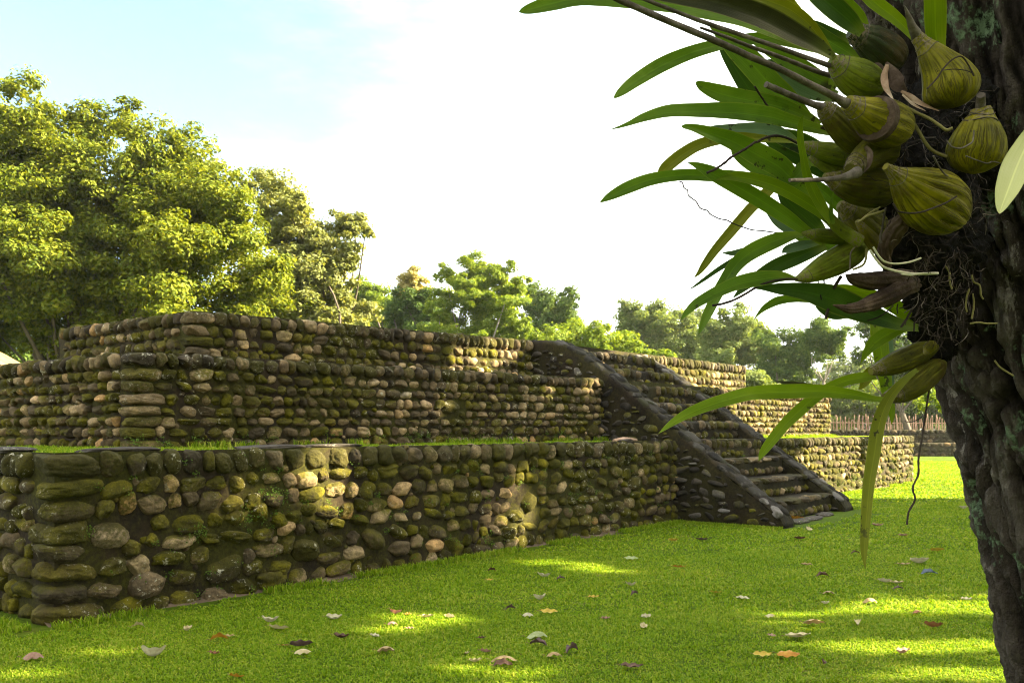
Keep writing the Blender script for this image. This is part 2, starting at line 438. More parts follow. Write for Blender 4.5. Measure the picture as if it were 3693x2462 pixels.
STAIR = (10.69, 14.85)
terrace('lower_terrace', S1, T1, -0.05, z1, 8, 8, .235, [(STAIR[0] + .1, STAIR[1] - .1)], .55, 26, .50)
terrace('middle_terrace', S2, T2, 1.34, z2, 8, 8, .185, [(STAIR[0] + .1, STAIR[1] - .1)], .12, 3, .42)
terrace('upper_terrace', S3, T3, 2.38, z3, 5, 5, .200, [(STAIR[0] + .15, STAIR[1] - .2)], .15, 0, .40)

def ledge_material():
    m, t = material('ledge_turf'); n = N(t); o = n.obj(); a = n.noise(1.6, 5, .65, o); b = n.noise(30, 4, .7, o)
    col = n.ramp(n.math('ADD', n.math('MULTIPLY', a, .7), n.math('MULTIPLY', b, .3)), [(.32, (.06, .042, .025)), (.5, (.10, .085, .03)), (.62, (.12, .15, .015)), (.78, (.17, .20, .03))])
    n.out(col, .95, n.bump(b, .6, .03), .15); return m
M['ledge'] = ledge_material()
def ledge(S, T, zt, dz):
    ns, ntt = int((S[1] - S[0]) / .12), 40
    s = np.linspace(S[0] + .02, S[1] - .02, ns); t = T[0] + .02 + (T[1] - T[0] - .04) * np.linspace(0, 1, ntt) ** 1.6
    A, B = np.meshgrid(s, t, indexing='ij'); v = Wst(A, B, zt(A) + dz).reshape(-1, 3)
    v[:, 2] += (fbm(v * 3, 3, 8) - .5) * .05
    mb = MB(); mb.add(v, grid_faces(ns, ntt)); mb.build('turf_top', [M['ledge']], platform)
ledge(S1, T1, z1, -.02); ledge(S2, T2, z2, -.03); ledge(S3, T3, z3, -.04)

# stairway: sloping side walls and steps
def balustrade(s0, s1, tip_t, bend_t, top_z, tip_z=.16, seed=0):
    mb = MB()
    tend = 3.25
    ts = np.concatenate([np.linspace(tip_t, bend_t, 70), np.linspace(bend_t, tend, 14)[1:]])
    def top(t):
        k = (t - tip_t) / (bend_t - tip_t); z = tip_z + (top_z - tip_z) * k
        x = (z - top_z) / .22; sm = top_z - .22 * np.log1p(np.exp(-np.clip(x, -30, 30)))          # rounded shoulder
        e = np.clip((t - tip_t) / .16, 0, 1); return sm - (1 - np.sqrt(1 - (1 - e) ** 2)) * .10
    # cross-section: up the outer side, over the top, down the inner side
    side = np.linspace(0, 1, 22); rc = .05
    sec = [(0, k, 0) for k in side[:-1]] + [(0, 1, -rc * 1.0)] + [(rc * .35, 1, -rc * .3), (rc, 1, 0)] + [(x, 1, .012) for x in np.linspace(.14, .86, 7) * (s1 - s0)] + [(s1 - s0 - rc, 1, 0), (s1 - s0 - rc * .35, 1, -rc * .3), (s1 - s0, 1, -rc)] + [(s1 - s0, k, 0) for k in side[::-1][1:]]
    sec = np.array(sec)
    Tm = top(ts)
    zz = -.05 + sec[None, :, 1] * (Tm[:, None] + .05) + sec[None, :, 2]
    v = Wst(s0 + sec[None, :, 0] + 0 * zz, ts[:, None] + 0 * zz, zz).reshape(-1, 3)
    nrm = np.where((sec[:, 0] < .02)[None, :, None], -U, np.where((sec[:, 0] > s1 - s0 - .02)[None, :, None], U, ZUP)) + 0 * zz[..., None]
    v = v + nrm.reshape(-1, 3) * ((fbm(v * 4.5, 4, 31 + seed) - .5) * .058)[:, None]
    mb.add(v, grid_faces(len(ts), len(sec)), 0, cap=0.0)
    end = v[:len(sec)]; cv = np.vstack([end, end.mean(0)]); mb.add(cv, [((j + 1) % len(sec), j, len(sec)) for j in range(len(sec))], 0, cap=0.0)
    # flat stones bedded in the outer and inner sides
    for sside, outw, al in ((s0, -U, -NI), (s1, U, NI)):
        ax = np.array([al, outw, ZUP]); z = .10
        placed = []
        for _ in range(9000):
            t = rng.uniform(tip_t + .12, tend - .1); z = rng.uniform(.06, 3.1)
            w, h = (rng.uniform(.09, .19), rng.uniform(.045, .085)) if _ < 2500 else (rng.uniform(.04, .10), rng.uniform(.022, .05))
            if z + h > top(t - w) - .12 or z + h > top(t) - .12: continue
            # the side is only exposed above the terrace it crosses
            if t > T1[0] + .15 and z < 1.36: continue
            if t > T2[0] + .15 and z < 2.42: continue
            if any(abs(t - b[0]) < (w + b[2]) * .94 and abs(z - b[1]) < (h + b[3]) * 1.0 for b in placed): continue
            placed.append((t, z, w, h))
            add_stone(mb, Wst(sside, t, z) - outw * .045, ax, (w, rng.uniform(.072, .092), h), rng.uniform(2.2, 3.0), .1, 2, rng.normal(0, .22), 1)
    # paving stones along the sloping top
    slope = math.atan2(top_z - tip_z, bend_t - tip_t)
    t = tip_t + .06
    while t < bend_t - .02:
        w = rng.uniform(.13, .30); tc_ = t + w / 2
        n_ac = 2 if rng.random() < .75 else 1; cut = rng.uniform(.35, .65) if n_ac == 2 else 1.0
        segs = [(0, cut), (cut, 1)] if n_ac == 2 else [(0, 1)]
        for a, b in segs:
            c = Wst(s0 + (s1 - s0) * (a + b) / 2, tc_, float(top(tc_)) - .030)
            d1 = NI * math.cos(slope) + ZUP * math.sin(slope); up = -NI * math.sin(slope) + ZUP * math.cos(slope)
            add_stone(mb, c, np.array([U, up, d1]), ((b - a) * (s1 - s0) / 2 * .95, .055, w / 2 * .97 / max(math.cos(slope), .5) * .97), 4.0, .05, 2, rng.normal(0, .12), 2)
        t += w
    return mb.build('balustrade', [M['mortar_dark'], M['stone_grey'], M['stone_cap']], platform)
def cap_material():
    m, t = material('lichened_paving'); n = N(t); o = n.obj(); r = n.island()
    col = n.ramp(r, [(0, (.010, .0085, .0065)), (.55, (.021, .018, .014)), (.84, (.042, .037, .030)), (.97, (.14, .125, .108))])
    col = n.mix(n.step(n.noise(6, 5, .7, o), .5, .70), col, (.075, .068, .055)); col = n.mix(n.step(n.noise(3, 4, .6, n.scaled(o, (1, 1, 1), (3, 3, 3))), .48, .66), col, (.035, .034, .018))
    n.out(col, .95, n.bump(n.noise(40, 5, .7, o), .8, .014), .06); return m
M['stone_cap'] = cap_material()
balustrade(10.69, 11.18, -1.94, 2.35, 3.33, seed=1)
balustrade(14.36, 14.85, -1.72, 2.90, 3.38, seed=9)

s_in0, s_in1 = 11.16, 14.38
RISE, TREAD, TS0 = .35, .485, -1.44
for k in range(9):
    mb = MB(); tr = TS0 + k * TREAD; zb = k * RISE - .03; zt_ = (k + 1) * RISE
    te = 3.2
    # body of the step
    a = np.linspace(s_in0, s_in1, 50); prof = [(tr, zb), (tr, zb + .3 * RISE), (tr, zb + .7 * RISE), (tr, zt_ - .05), (tr + .03, zt_ - .01), (tr + .12, zt_), (tr + .3, zt_), (tr + TREAD + .05, zt_)]
    pr = np.array(prof); A, I = np.meshgrid(a, np.arange(len(pr)), indexing='ij')
    v = Wst(A, pr[I, 0], pr[I, 1]).reshape(-1, 3); v = v + (fbm(v * 6, 3, 70 + k) - .5)[:, None] * np.array([.03, -.03, .035])
    mb.add(v, grid_faces(len(a), len(pr)), 0, cap=0.0)
    ax = np.array([U, -NI, ZUP])
    if k < 3:     # long flat nosing stones over small cobbles
        s = s_in0 + .02
        while s < s_in1 - .1:
            w = min(rng.uniform(.22, .50), s_in1 - s)
            add_stone(mb, Wst(s + w / 2, tr + .09, zt_ - .045), ax, (w / 2 * .97, .14, .055), 3.0, .10, 3, rng.normal(0, .05), 1, .85, full=True); s += w
        s = s_in0 + .05
        while s < s_in1 - .1:
            w = rng.uniform(.12, .24)
            add_stone(mb, Wst(s + w / 2, tr + .05, zb + .12), ax, (w / 2 * .92, .10, rng.uniform(.06, .09)), 2.6, .09, 2, rng.normal(0, .1)); s += w
    else:
        for row, (zc, hh) in enumerate(((zb + .10, .085), (zt_ - .085, .095))):
            s = s_in0 + .03
            while s < s_in1 - .1:
                w = rng.uniform(.15, .34)
                if rng.random() > .12: add_stone(mb, Wst(s + w / 2, tr + .05, zc + rng.normal(0, .01)), ax, (w / 2 * .93, .105, hh * rng.uniform(.85, 1.05)), 2.8, .08, 2, rng.normal(0, .07), 1, .4 * row)
                s += w
    mb.build('step', [M['mortar_dark'], M['stone']], platform)
for (s, t, w, d) in ((2.35, .17, .42, .13), (3.15, .16, .36, .12), (.75, .20, .34, .14), (.2, 1.2, .16, .45), (9.9, .5, .22, .1)):
    mb = MB()
    add_stone(mb, Wst(s, t, 1.405), np.array([U, ZUP, NI]), (w, .030, d), 4.0, .05, 3, 0, 0, 0, full=True)
    mb.build('coping_slab', [M['stone_grey']], platform)
# flat slab and bare soil at the foot of the stairs
for (s, t, w, d) in ((11.8, -1.75, .30, .16), (12.5, -1.72, .36, .15), (13.4, -1.66, .30, .13)):
    mb = MB()
    add_stone(mb, Wst(s, t, .02), np.array([U, ZUP, NI]), (w, .035, d), 3.2, .06, 3, 0, 0, 0, full=True)
    mb.build('threshold_slab', [M['stone_grey']], platform)
mb = MB()
s = np.linspace(.02, 26.3, 300); q = np.linspace(0, 1, 8); A, Q = np.meshgrid(s, q, indexing='ij')
wid = .02 + .24 * fbm(np.column_stack([s * 1.3, 0 * s, 0 * s]), 3, 44)
v = Wst(A, .12 - Q * (wid[:, None] + .12), .085 * (1 - Q) ** 1.5 - .008).reshape(-1, 3); v[:, 2] += (fbm(v * 12, 3, 9) - .5) * .035 * (1 - Q.ravel())
mb.add(v, grid_faces(len(s), len(q)))
mb.build('soil_footing', [M['earth']], platform)

# ------------------------------------------------------------------ far low platform, stick fence, thatched shelter
far = empty('low_stone_platform', (24, 54, 0)); tag(far, 'long low two stepped dark stone platform across the far lawn', 'ruin')
M['far_stone'] = stone_material('dark_far_stone', .5, moss=.0)
def far_tier(y0, z0, z1_, x0, x1):
    mb = MB(); n = 160; x = np.linspace(x0, x1, n); prof = np.array([(y0, z0), (y0, (z0 + z1_) / 2), (y0, z1_ - .04), (y0 + .08, z1_), (y0 + 5, z1_)])
    A, I = np.meshgrid(x, np.arange(len(prof)), indexing='ij')
    v = np.stack([A, prof[I, 0] , prof[I, 1]], -1).reshape(-1, 3); v[:, 1] += (fbm(v * 3, 2, 4) - .5) * .06
    mb.add(v, grid_faces(n, len(prof)), 0, cap=0.0)
    ax = np.array([[1, 0, 0], [0, -1, 0], [0, 0, 1.0]])
    for r in range(3):
        xx = x0
        while xx < x1:
            w = rng.uniform(.25, .5); zc = z0 + (z1_ - z0) * (r + .5) / 3
            add_stone(mb, np.array([xx + w / 2, y0 + .06, zc + (.03 if r == 2 else 0)]), ax, (w / 2 * .9, .12, (z1_ - z0) / 6 * rng.uniform(.8, 1.0)), 2.7, .08, 1 if r < 2 else 2, 0, 1, 0.6); xx += w * 1.05
    return mb
far_tier(54, -.05, .80, 14, 42).build('lower_terrace', [M['mortar_dark'], M['far_stone']], far)
far_tier(55.2, .75, 1.56, 14, 42).build('upper_terrace', [M['mortar_dark'], M['far_stone']], far)
mb = MB(); xs_ = np.linspace(14, 42, 120); ys_ = np.linspace(55.4, 66, 20); A, B = np.meshgrid(xs_, ys_, indexing='ij')
mb.add(np.stack([A, B, 1.57 + 0 * A], -1).reshape(-1, 3), grid_faces(120, 20)); mb.build('turf_top', [M['ledge']], far)

M['stick'] = plain('weathered_stick', [(.3, (.20, .12, .075)), (.5, (.36, .23, .15)), (.7, (.48, .33, .24))], 3)
fence = empty('stick_fence', (27, 61, 1.5)); tag(fence, 'rough fence of thin upright brown sticks beyond the low platform', 'fence')
mb = MB(); tube(mb, [(21, 61.05, 2.05), (27, 61.05, 2.0), (33.5, 61.05, 2.05)], [.03] * 3, 12, 6); mb.build('rail', [M['stick']], fence)
x = 21.2
for k in range(92):
    mb = MB(); h = rng.uniform(.65, 1.15); le = rng.normal(0, .05)
    tube(mb, [(x, 61 + rng.normal(0, .04), 1.35), (x + le, 61, 1.5 + h * .5), (x + le * 2 + rng.normal(0, .03), 61, 1.5 + h)], [.045, .04, .022 + .02 * rng.random()], 5, 6, rough=.1, seed=k)
    mb.build('stick', [M['stick']], fence); x += rng.uniform(.07, .19)

M['thatch'] = plain('dry_thatch', [(.3, (.13, .085, .032)), (.5, (.21, .145, .06)), (.7, (.28, .20, .09))], 5, stretch=(1, 1, .15), bump=.9, bscale=30, bdist=.03)
M['wood'] = plain('old_wood', [(.3, (.06, .045, .03)), (.6, (.14, .10, .07))], 5, stretch=(1, 1, .2))
hut = empty('thatched_shelter', (-13.4, 22, 0)); tag(hut, 'tan thatched roof edge showing behind the left end of the middle terrace', 'shelter')
mb = MB(); cx_, cy_ = -14.1, 22.6; apex = np.array([cx_, cy_, 5.0]); nA, nR = 48, 12
a = np.linspace(0, 2 * np.pi, nA, endpoint=False); k = np.linspace(0.02, 1, nR)
Kk, Aa = np.meshgrid(k, a, indexing='ij'); sq = 1 / np.maximum(np.abs(np.cos(Aa)), np.abs(np.sin(Aa))) ** .55
v = np.stack([cx_ + 3.1 * Kk * np.cos(Aa) * sq, cy_ + 3.1 * Kk * np.sin(Aa) * sq, 4.25 - 1.85 * Kk * (1.08 - .08 * Kk)], -1).reshape(-1, 3)
v[:, 2] += (fbm(v * 4, 3, 2) - .5) * .16
mb.add(v, grid_faces(nR, nA, True)); v2 = v.copy(); v2[:, 2] -= .22; mb.add(v2, grid_faces(nR, nA, True)[:, ::-1])
mb.build('roof', [M['thatch']], hut)
for dx in (-2.2, 2.2):
    for dy in (-2.2, 2.2):
        mb = MB(); tube(mb, [(cx_ + dx, cy_ + dy, -.05), (cx_ + dx, cy_ + dy, 2.6)], [.10, .09], 6, 8, rough=.06); mb.build('post', [M['wood']], hut)
rng = np.random.default_rng(33)
# ------------------------------------------------------------------ trees
M['bark_far'] = plain('pale_bark', [(.3, (.12, .10, .08)), (.6, (.26, .22, .17)), (.8, (.36, .31, .25))], 4, stretch=(1, 1, .3))
M['bark_brown'] = plain('brown_bark', [(.3, (.05, .04, .03)), (.6, (.12, .095, .07))], 4, stretch=(1, 1, .3))
FOL = {
    'golden': leaf_material('golden_green_leaves', (.046, .074, .005), (.100, .130, .008), (.185, .200, .015), .38),
    'olive': leaf_material('grey_olive_leaves', (.095, .115, .025), (.150, .170, .045), (.220, .225, .080), .38),
    'fresh': leaf_material('fresh_green_leaves', (.075, .125, .010), (.130, .190, .018), (.190, .240, .030), .48),
    'deep': leaf_material('deep_green_leaves', (.035, .072, .012), (.065, .110, .020), (.105, .150, .030), .40),
    'yellow': leaf_material('yellowing_leaves', (.20, .19, .05), (.30, .26, .08), (.36, .31, .12), .40),
    'mist': leaf_material('dull_green_leaves', (.075, .115, .028), (.120, .165, .042), (.170, .205, .065), .42),
    'shade': leaf_material('shade_tree_leaves', (.03, .06, .008), (.05, .085, .012), (.07, .11, .02), .12),
}
def in_frame(p, pad=40):
    y = np.maximum(p[:, 1], .05); sx = CX + F * p[:, 0] / y; sy = HY - F * (p[:, 2] - EYE) / y
    return (p[:, 1] > .05) & (sx > -pad) & (sx < 3693 + pad) & (sy > -pad) & (sy < 2462 + pad)

def leaf_quads(mb, pos, nrm, size, mat=0, aspect=.55):
    n = len(pos); nrm = unit(nrm); r = rng.normal(size=(n, 3)); a = unit(np.cross(nrm, r)); b = np.cross(nrm, a)
    s = (size * rng.uniform(.65, 1.35, n))[:, None]
    v = np.stack([pos - a * s * .5, pos + b * s * aspect * .5 + nrm * s * .06, pos + a * s * .5 - nrm * s * .05, pos - b * s * aspect * .5 + nrm * s * .06], 1).reshape(-1, 3)
    mb.add(v, np.arange(4 * n).reshape(n, 4), mat)

def crown_points(lobes, n, puff=.30, per=14, flat=1.0):
    """leaves gathered in clumps spread over each lobe; lobes = [(centre, radius)]"""
    w = np.array([l[1] ** 2 for l in lobes]); w = w / w.sum(); P_, N_ = [], []
    for (c, r), k in zip(lobes, w):
        m = int(n * k); np_ = max(6, int(per * rng.uniform(.8, 1.2)))
        d = unit(rng.normal(size=(np_, 3))); rad = r * (rng.uniform(.05, 1.0, np_) ** .5)[:, None]
        d[:, 2] *= flat; pc = c + d * rad; pr = r * puff * rng.uniform(.65, 1.3, np_)
        i = rng.integers(0, np_, m); e = unit(rng.normal(size=(m, 3)))
        rr = rng.random(m) ** .45
        p = pc[i] + e * (pr[i] * rr)[:, None] * np.array([1, 1, .62])
        P_.append(p); N_.append(e * .55 + d[i] * .35 + np.array([0, 0, .55]) + rng.normal(size=(m, 3)) * .45)
    return np.concatenate(P_), np.concatenate(N_)

def limb(mb, a, b, r0, r1, bend=.12, n=10, sides=7, seed=0):
    a, b = np.array(a, float), np.array(b, float); l = np.linalg.norm(b - a); m = (a + b) / 2 + rng.normal(size=3) * l * bend * np.array([1, 1, .3])
    tube(mb, [a, m, b], [r0, (r0 + r1) / 2, r1], n, sides, rough=.12, seed=seed)

def tree(name, label, lobes, Y, n, leaf, fol, trunk=None, bark='bark_brown', group=None, lw=.30, per=20, puff=.48, spread=.55, cat='tree', extra=None, limbs=True, trunk_r=None, flat=1.0):
    """lobes in display pixels (x, y, r) seen at about Y metres: each becomes a ball with its own depth"""
    L3 = []
    xs = [l[0] for l in lobes]; x0, x1 = min(xs), max(xs); rmean = np.mean([l[2] for l in lobes]) * Y / 2100
    half = (x1 - x0) * Y / 2100 / 2
    for l in lobes:
        dep = l[3] if len(l) > 3 else rng.uniform(-1, 1) * spread * max(half, rmean)
        yy = Y + dep; L3.append((PD(l[0], l[1], yy), l[2] * yy / 2100 * (1.14 if Y > 38 else 1.06)))
    core = list(L3)
    for c, r in core:
        for _ in range(2):
            e = rng.normal(size=3) * np.array([.75, .75, .45]); e[2] -= .25; L3.append((c + e * r, r * rng.uniform(.5, .75)))
    zc = np.mean([c[2] for c, r in L3]); cen = np.mean([c for c, r in L3], 0)
    tx = trunk if trunk is not None else None
    base = PD(tx, 986, Y) if tx is not None else cen.copy(); base[2] = -.05
    root = empty(name, base); tag(root, label, cat, group)
    p, nn = crown_points(L3, n, puff, per, flat); p[:, 2] = np.maximum(p[:, 2], .12)
    mb = MB(); leaf_quads(mb, p, nn, leaf)
    if extra is not None:
        Lx = [(PD(l[0], l[1], Y - rmean * .3), l[2] * Y / 2100) for l in extra[1]]; q, qn = crown_points(Lx, extra[2], puff, per); leaf_quads(mb, q, qn, leaf, 1)
    mb.build('crown', [FOL[fol]] + ([FOL[extra[0]]] if extra else []), root, smooth=False)
    mb = MB(); h = max(zc, 1.5); tr = trunk_r or max(.07, .035 * h)
    fork = np.array([base[0] + (cen[0] - base[0]) * .4, base[1], max(.3 * h, min(c[2] - r for c, r in L3) * .8)])
    limb(mb, base, fork, tr * 1.25, tr * .8, .05, 12, 9, 1)
    if limbs:
        for k, (c, r) in enumerate(core): limb(mb, fork, c, tr * lw, tr * .06, .12, 10, 6, k)
    mb.build('trunk', [M[bark]], root)
    return root

tree('broadleaf_tree', 'huge dense golden green tree towering over the left end of the ruin',
     [(40, 328, 95), (150, 328, 85), (235, 313, 75), (325, 348, 80), (430, 368, 75), (480, 433, 75), (380, 458, 110), (250, 428, 110), (110, 428, 110), (10, 478, 110), (530, 490, 75),
      (480, 570, 105), (350, 570, 120), (215, 600, 105), (60, 610, 120), (565, 610, 85), (250, 700, 100), (400, 700, 105), (540, 710, 75), (120, 730, 80), (-90, 408, 140), (-90, 610, 140), (620, 700, 55), (610, 620, 55), (130, 800, 60), (200, 780, 60), (280, 780, 65), (360, 790, 65), (440, 780, 65), (520, 780, 60), (590, 770, 50), (310, 510, 100), (420, 510, 100), (160, 490, 100), (-20, 750, 70), (30, 530, 100), (0, 690, 100), (90, 670, 100), (-60, 278, 90), (70, 408, 100), (170, 650, 100), (330, 660, 100)],
     31, 300000, .15, 'golden', trunk=70, per=24, puff=.40, spread=.45, bark='bark_brown')
tree('olive_tree', 'greyish olive tree with a sparse upper branch right of the golden tree', 
     [(605, 430, 45), (650, 465, 55), (655, 530, 60), (700, 560, 55), (745, 555, 45), (775, 515, 35), (820, 515, 32), (745, 620, 60), (690, 640, 75), (785, 600, 35), (780, 670, 45), (640, 680, 65), (725, 690, 60), (840, 530, 14), (640, 760, 60), (720, 770, 60), (790, 750, 45)],
     36, 62000, .17, 'olive', trunk=690, per=18, puff=.46)
G_B = 'trees beyond the ruin'
tree('shrubby_tree', 'small bright green tree filling the gap right of the olive tree', [(830, 670, 38), (868, 690, 32), (800, 715, 40), (850, 740, 45), (890, 730, 30)], 60, 26600, 0.197, 'fresh', trunk=845, group=G_B)
tree('yellowing_tree', 'tree with a pale yellow top and dark lower leaves beside the feathery tree', [(925, 690, 28), (960, 690, 34), (935, 735, 36), (985, 730, 32), (900, 715, 22)], 52, 24700, 0.180, 'deep', trunk=945, group=G_B, extra=('yellow', [(950, 640, 34), (935, 655, 28), (970, 655, 22)], 5500))
tree('feathery_tree', 'light green feathery tree with slanting pale limbs above the terrace middle', [(1070, 620, 42), (1110, 628, 38), (1160, 640, 36), (1190, 655, 26), (1030, 665, 42), (1095, 680, 50), (1160, 695, 40), (1010, 730, 40), (1080, 745, 52), (1150, 750, 45), (1050, 790, 40), (1200, 770, 30)], 45, 68400, 0.139, 'fresh', trunk=1062, bark='bark_far', group=G_B, per=13, puff=.40)
tree('rounded_tree', 'darker rounded tree behind the right side of the feathery tree', [(1225, 690, 32), (1262, 700, 36), (1290, 725, 30), (1245, 740, 40), (1310, 750, 26)], 60, 26600, 0.197, 'deep', trunk=1255, group=G_B)
tree('spreading_bush', 'bright yellow green spreading bush just above the near balustrade top', [(1265, 785, 34), (1320, 768, 34), (1375, 778, 36), (1425, 790, 34), (1470, 810, 28), (1340, 810, 40), (1420, 830, 40), (1235, 790, 25)], 40, 38000, 0.139, 'fresh', trunk=1350, group=G_B, cat='bush')
tree('hazy_tree', 'broad dull green tree right of the rising terrace line, widest of the far trees', [(1440, 728, 34), (1490, 722, 34), (1540, 735, 34), (1590, 738, 30), (1460, 765, 42), (1525, 775, 44), (1590, 775, 40), (1560, 815, 44), (1490, 815, 40)], 68, 53200, 0.213, 'mist', trunk=1520, bark='bark_far', group=G_B)
tree('tall_tree', 'mid green tree with uneven peaks behind the far balustrade', [(1645, 755, 32), (1690, 735, 36), (1725, 765, 30), (1655, 795, 42), (1710, 800, 42), (1640, 840, 40), (1750, 800, 22)], 62, 41800, 0.197, 'mist', trunk=1680, bark='bark_far', group=G_B)
tree('dark_tree', 'dark rounded tree between two paler ones above the sunlit upper terrace', [(1780, 795, 38), (1820, 795, 34), (1800, 835, 44), (1765, 845, 34), (1840, 840, 30), (1800, 880, 40)], 58, 34200, 0.189, 'deep', trunk=1800, group=G_B)
tree('slender_tree', 'slender tree with bare pale forked stems under a high crown', [(1890, 752, 28), (1875, 778, 28), (1912, 785, 24), (1855, 795, 18), (1898, 800, 24), (1930, 800, 12)], 55, 17100, 0.172, 'deep', trunk=1888, bark='bark_far', group=G_B, trunk_r=.13)
tree('distant_trees_mound', 'low hazy far tree clump seen under the orchid leaves', [(1915, 870, 34), (1960, 858, 36), (2005, 862, 34), (2050, 870, 34), (1985, 900, 40), (1930, 910, 34)], 95, 26600, 0.295, 'mist', trunk=1975, group=G_B)
tree('leaning_tree', 'dark leafy tree half hidden by the hanging orchid stem', [(1988, 752, 24), (1972, 818, 18), (2030, 770, 30), (2080, 790, 36), (2050, 835, 34), (2120, 800, 40), (2150, 850, 40)], 57, 28500, 0.180, 'deep', trunk=2080, group=G_B)
tree('light_bush', 'rounded light green bush at the end of the sunlit upper terrace', [(1725, 872, 30), (1700, 890, 26), (1760, 895, 30), (1795, 915, 30)], 44, 17100, 0.131, 'mist', trunk=1735, group=G_B, cat='bush')
G_H = 'bushes behind the stick fence'
for k, (x, y, r, fo, lb) in enumerate([(1935, 925, 34, 'mist', 'grey green bush at the left end of the stick fence'), (1990, 915, 36, 'fresh', 'lighter green bush behind the left part of the stick fence'), (2050, 925, 36, 'mist', 'dull bush behind the middle of the stick fence'),
                                   (2105, 905, 48, 'deep', 'dark bush behind the right part of the stick fence'), (2165, 900, 56, 'deep', 'large dark bush behind the fence beside the near trunk')]):
    tree('hedge_bush', lb, [(x, y, r), (x - r * .6, y + 12, r * .7), (x + r * .6, y + 14, r * .75), (x, y + 28, r)], 66, 14000, .20, fo, trunk=x, trunk_r=.06, group=G_H, cat='bush')
tree('sunlit_sapling', 'small sapling with bright yellow green leaves just left of the near trunk', [(2150, 915, 22), (2130, 900, 12), (2175, 930, 18)], 24, 520, .15, 'fresh', trunk=2310, trunk_r=.03)
# far-off wood closing the view
mb = MB(); Lw = []
for k in range(46):
    x = -700 + k * 75 + rng.uniform(-25, 25); yy = rng.uniform(112, 135); h = rng.uniform(.75, 1.05) if x < 1500 else rng.uniform(.45, .7)
    Lw.append((PD(x, 986 - 75 * h, yy) , rng.uniform(3.2, 4.8))); Lw.append((PD(x + 30, 965, yy - 4), 3.6))
for x in range(780, 2200, 48):
    top = np.interp(x, [780, 1230, 1400, 1750, 1800, 2200], [770, 800, 815, 840, 865, 885]); yy = rng.uniform(98, 112)
    for k in range(3): Lw.append((PD(x + rng.uniform(-20, 20), top + k * 42 + rng.uniform(-14, 14), yy), rng.uniform(38, 52) * yy / 2100))
p, nn = crown_points(Lw, 150000, .42, 16); leaf_quads(mb, p, nn, .42)
tag(mb.build('distant_woods', [FOL['mist']], smooth=False), 'hazy far off wood closing the view behind the ruin', 'woods', kind='stuff')
# dim undergrowth under the big tree
mb = MB(); Lw = [(PD(x, y, yy), r) for x, y, yy, r in ((10, 800, 38, 1.9), (90, 800, 40, 2.0), (170, 800, 42, 2.0), (-90, 790, 38, 2.2), (260, 800, 42, 2.0), (360, 800, 44, 2.0), (470, 800, 44, 2.0), (580, 790, 46, 2.2), (700, 780, 48, 2.2), (800, 800, 50, 2.0))]
p, nn = crown_points(Lw + [(c - np.array([0, 0, 1.8]), r) for c, r in Lw], 50000, .3, 14); leaf_quads(mb, p, nn, .2)
tag(mb.build('undergrowth', [FOL['deep']], smooth=False), 'dark undergrowth beneath the golden tree behind the ruin', 'undergrowth', kind='stuff')

# ------------------------------------------------------------------ trees to the right of the view that shade the lawn and the ruin
GAPS = [(PD(x, y, 2100 * EYE / (y - 986)), r) for x, y, r in ((950, 1418, .17), (1000, 1432, .16), (900, 1446, .12), (1990, 1402, .13), (2090, 1398, .15), (2200, 1402, .14), (2310, 1398, .17), (2120, 1424, .10), (2280, 1428, .12),
        (1800, 1478, .10), (1900, 1484, .14), (2000, 1480, .15), (2110, 1488, .15), (2210, 1480, .17), (2320, 1486, .18), (2060, 1505, .10), (2270, 1508, .12), (2160, 1545, .16), (2280, 1550, .18), (2050, 1552, .10), (230, 1500, .13), (60, 1545, .10))] + [
        (Wst(2.85, 0, 1.28), .20), (Wst(2.95, 0, 1.0), .22), (Wst(3.05, 0, .72), .18), (Wst(1.75, 0, .95), .13), (Wst(9.3, T3[0], 2.95), .34), (Wst(8.5, T3[0], 2.8), .24), (Wst(10.0, T3[0], 3.1), .3),
        (Wst(10.3, T2[0], 2.35), .2), (Wst(9.0, T2[0], 2.2), .16), (Wst(6.3, T2[0], 1.9), .16), (Wst(.6, 0, 1.3), .10)]
def shade_tree(label, x, y, lobes, n):
    root = empty('shade_tree', (x, y, -.05)); tag(root, label, 'tree', 'shade trees right of the lawn')
    p, nn = crown_points([(np.array(c, float), r) for *c, r in lobes], n, .34, 22)
    keep = ~in_frame(p, 60)
    for q, r in GAPS:  # openings shaped in the unseen crowns so sun patches land at these spots
        w = p - q; al = w @ L; d = np.linalg.norm(w - al[:, None] * L, axis=1); keep &= ~((d < r + .07) & (al > 0))
    mb = MB(); leaf_quads(mb, p[keep], nn[keep], .42, aspect=.6); mb.build('crown', [FOL['shade']], root, smooth=False)
    mb = MB(); fork = np.array([x, y, 4.0]); limb(mb, (x, y, -.05), fork, .32, .24, .03, 10, 9)
    for *c, r in lobes: limb(mb, fork, c, .14, .03, .1)
    mb.build('trunk', [M['bark_brown']], root)
def shade_lobes(x, ys, zs):
    return [(x + rng.uniform(-1, 1), y + rng.uniform(-.4, .4), z + rng.uniform(-.4, .4), 2.35) for y in ys for z in zs]
shade_tree('leafy tree right of the lawn, nearest to the camera', 17.5, 3.0, shade_lobes(17.8, (1.2, 4.4), (7.5, 10.5, 13.5)), 26000)
shade_tree('tall leafy tree right of the lawn, second along', 18.5, 8.7, shade_lobes(18.3, (7.3, 10.2), (4.6, 7.6, 10.6, 13.6, 16)), 38000)
shade_tree('tall leafy tree right of the lawn, third along', 18.5, 14.3, shade_lobes(18.0, (12.9, 15.7), (4.0, 7.0, 10.0, 13.0, 15.8)), 38000)
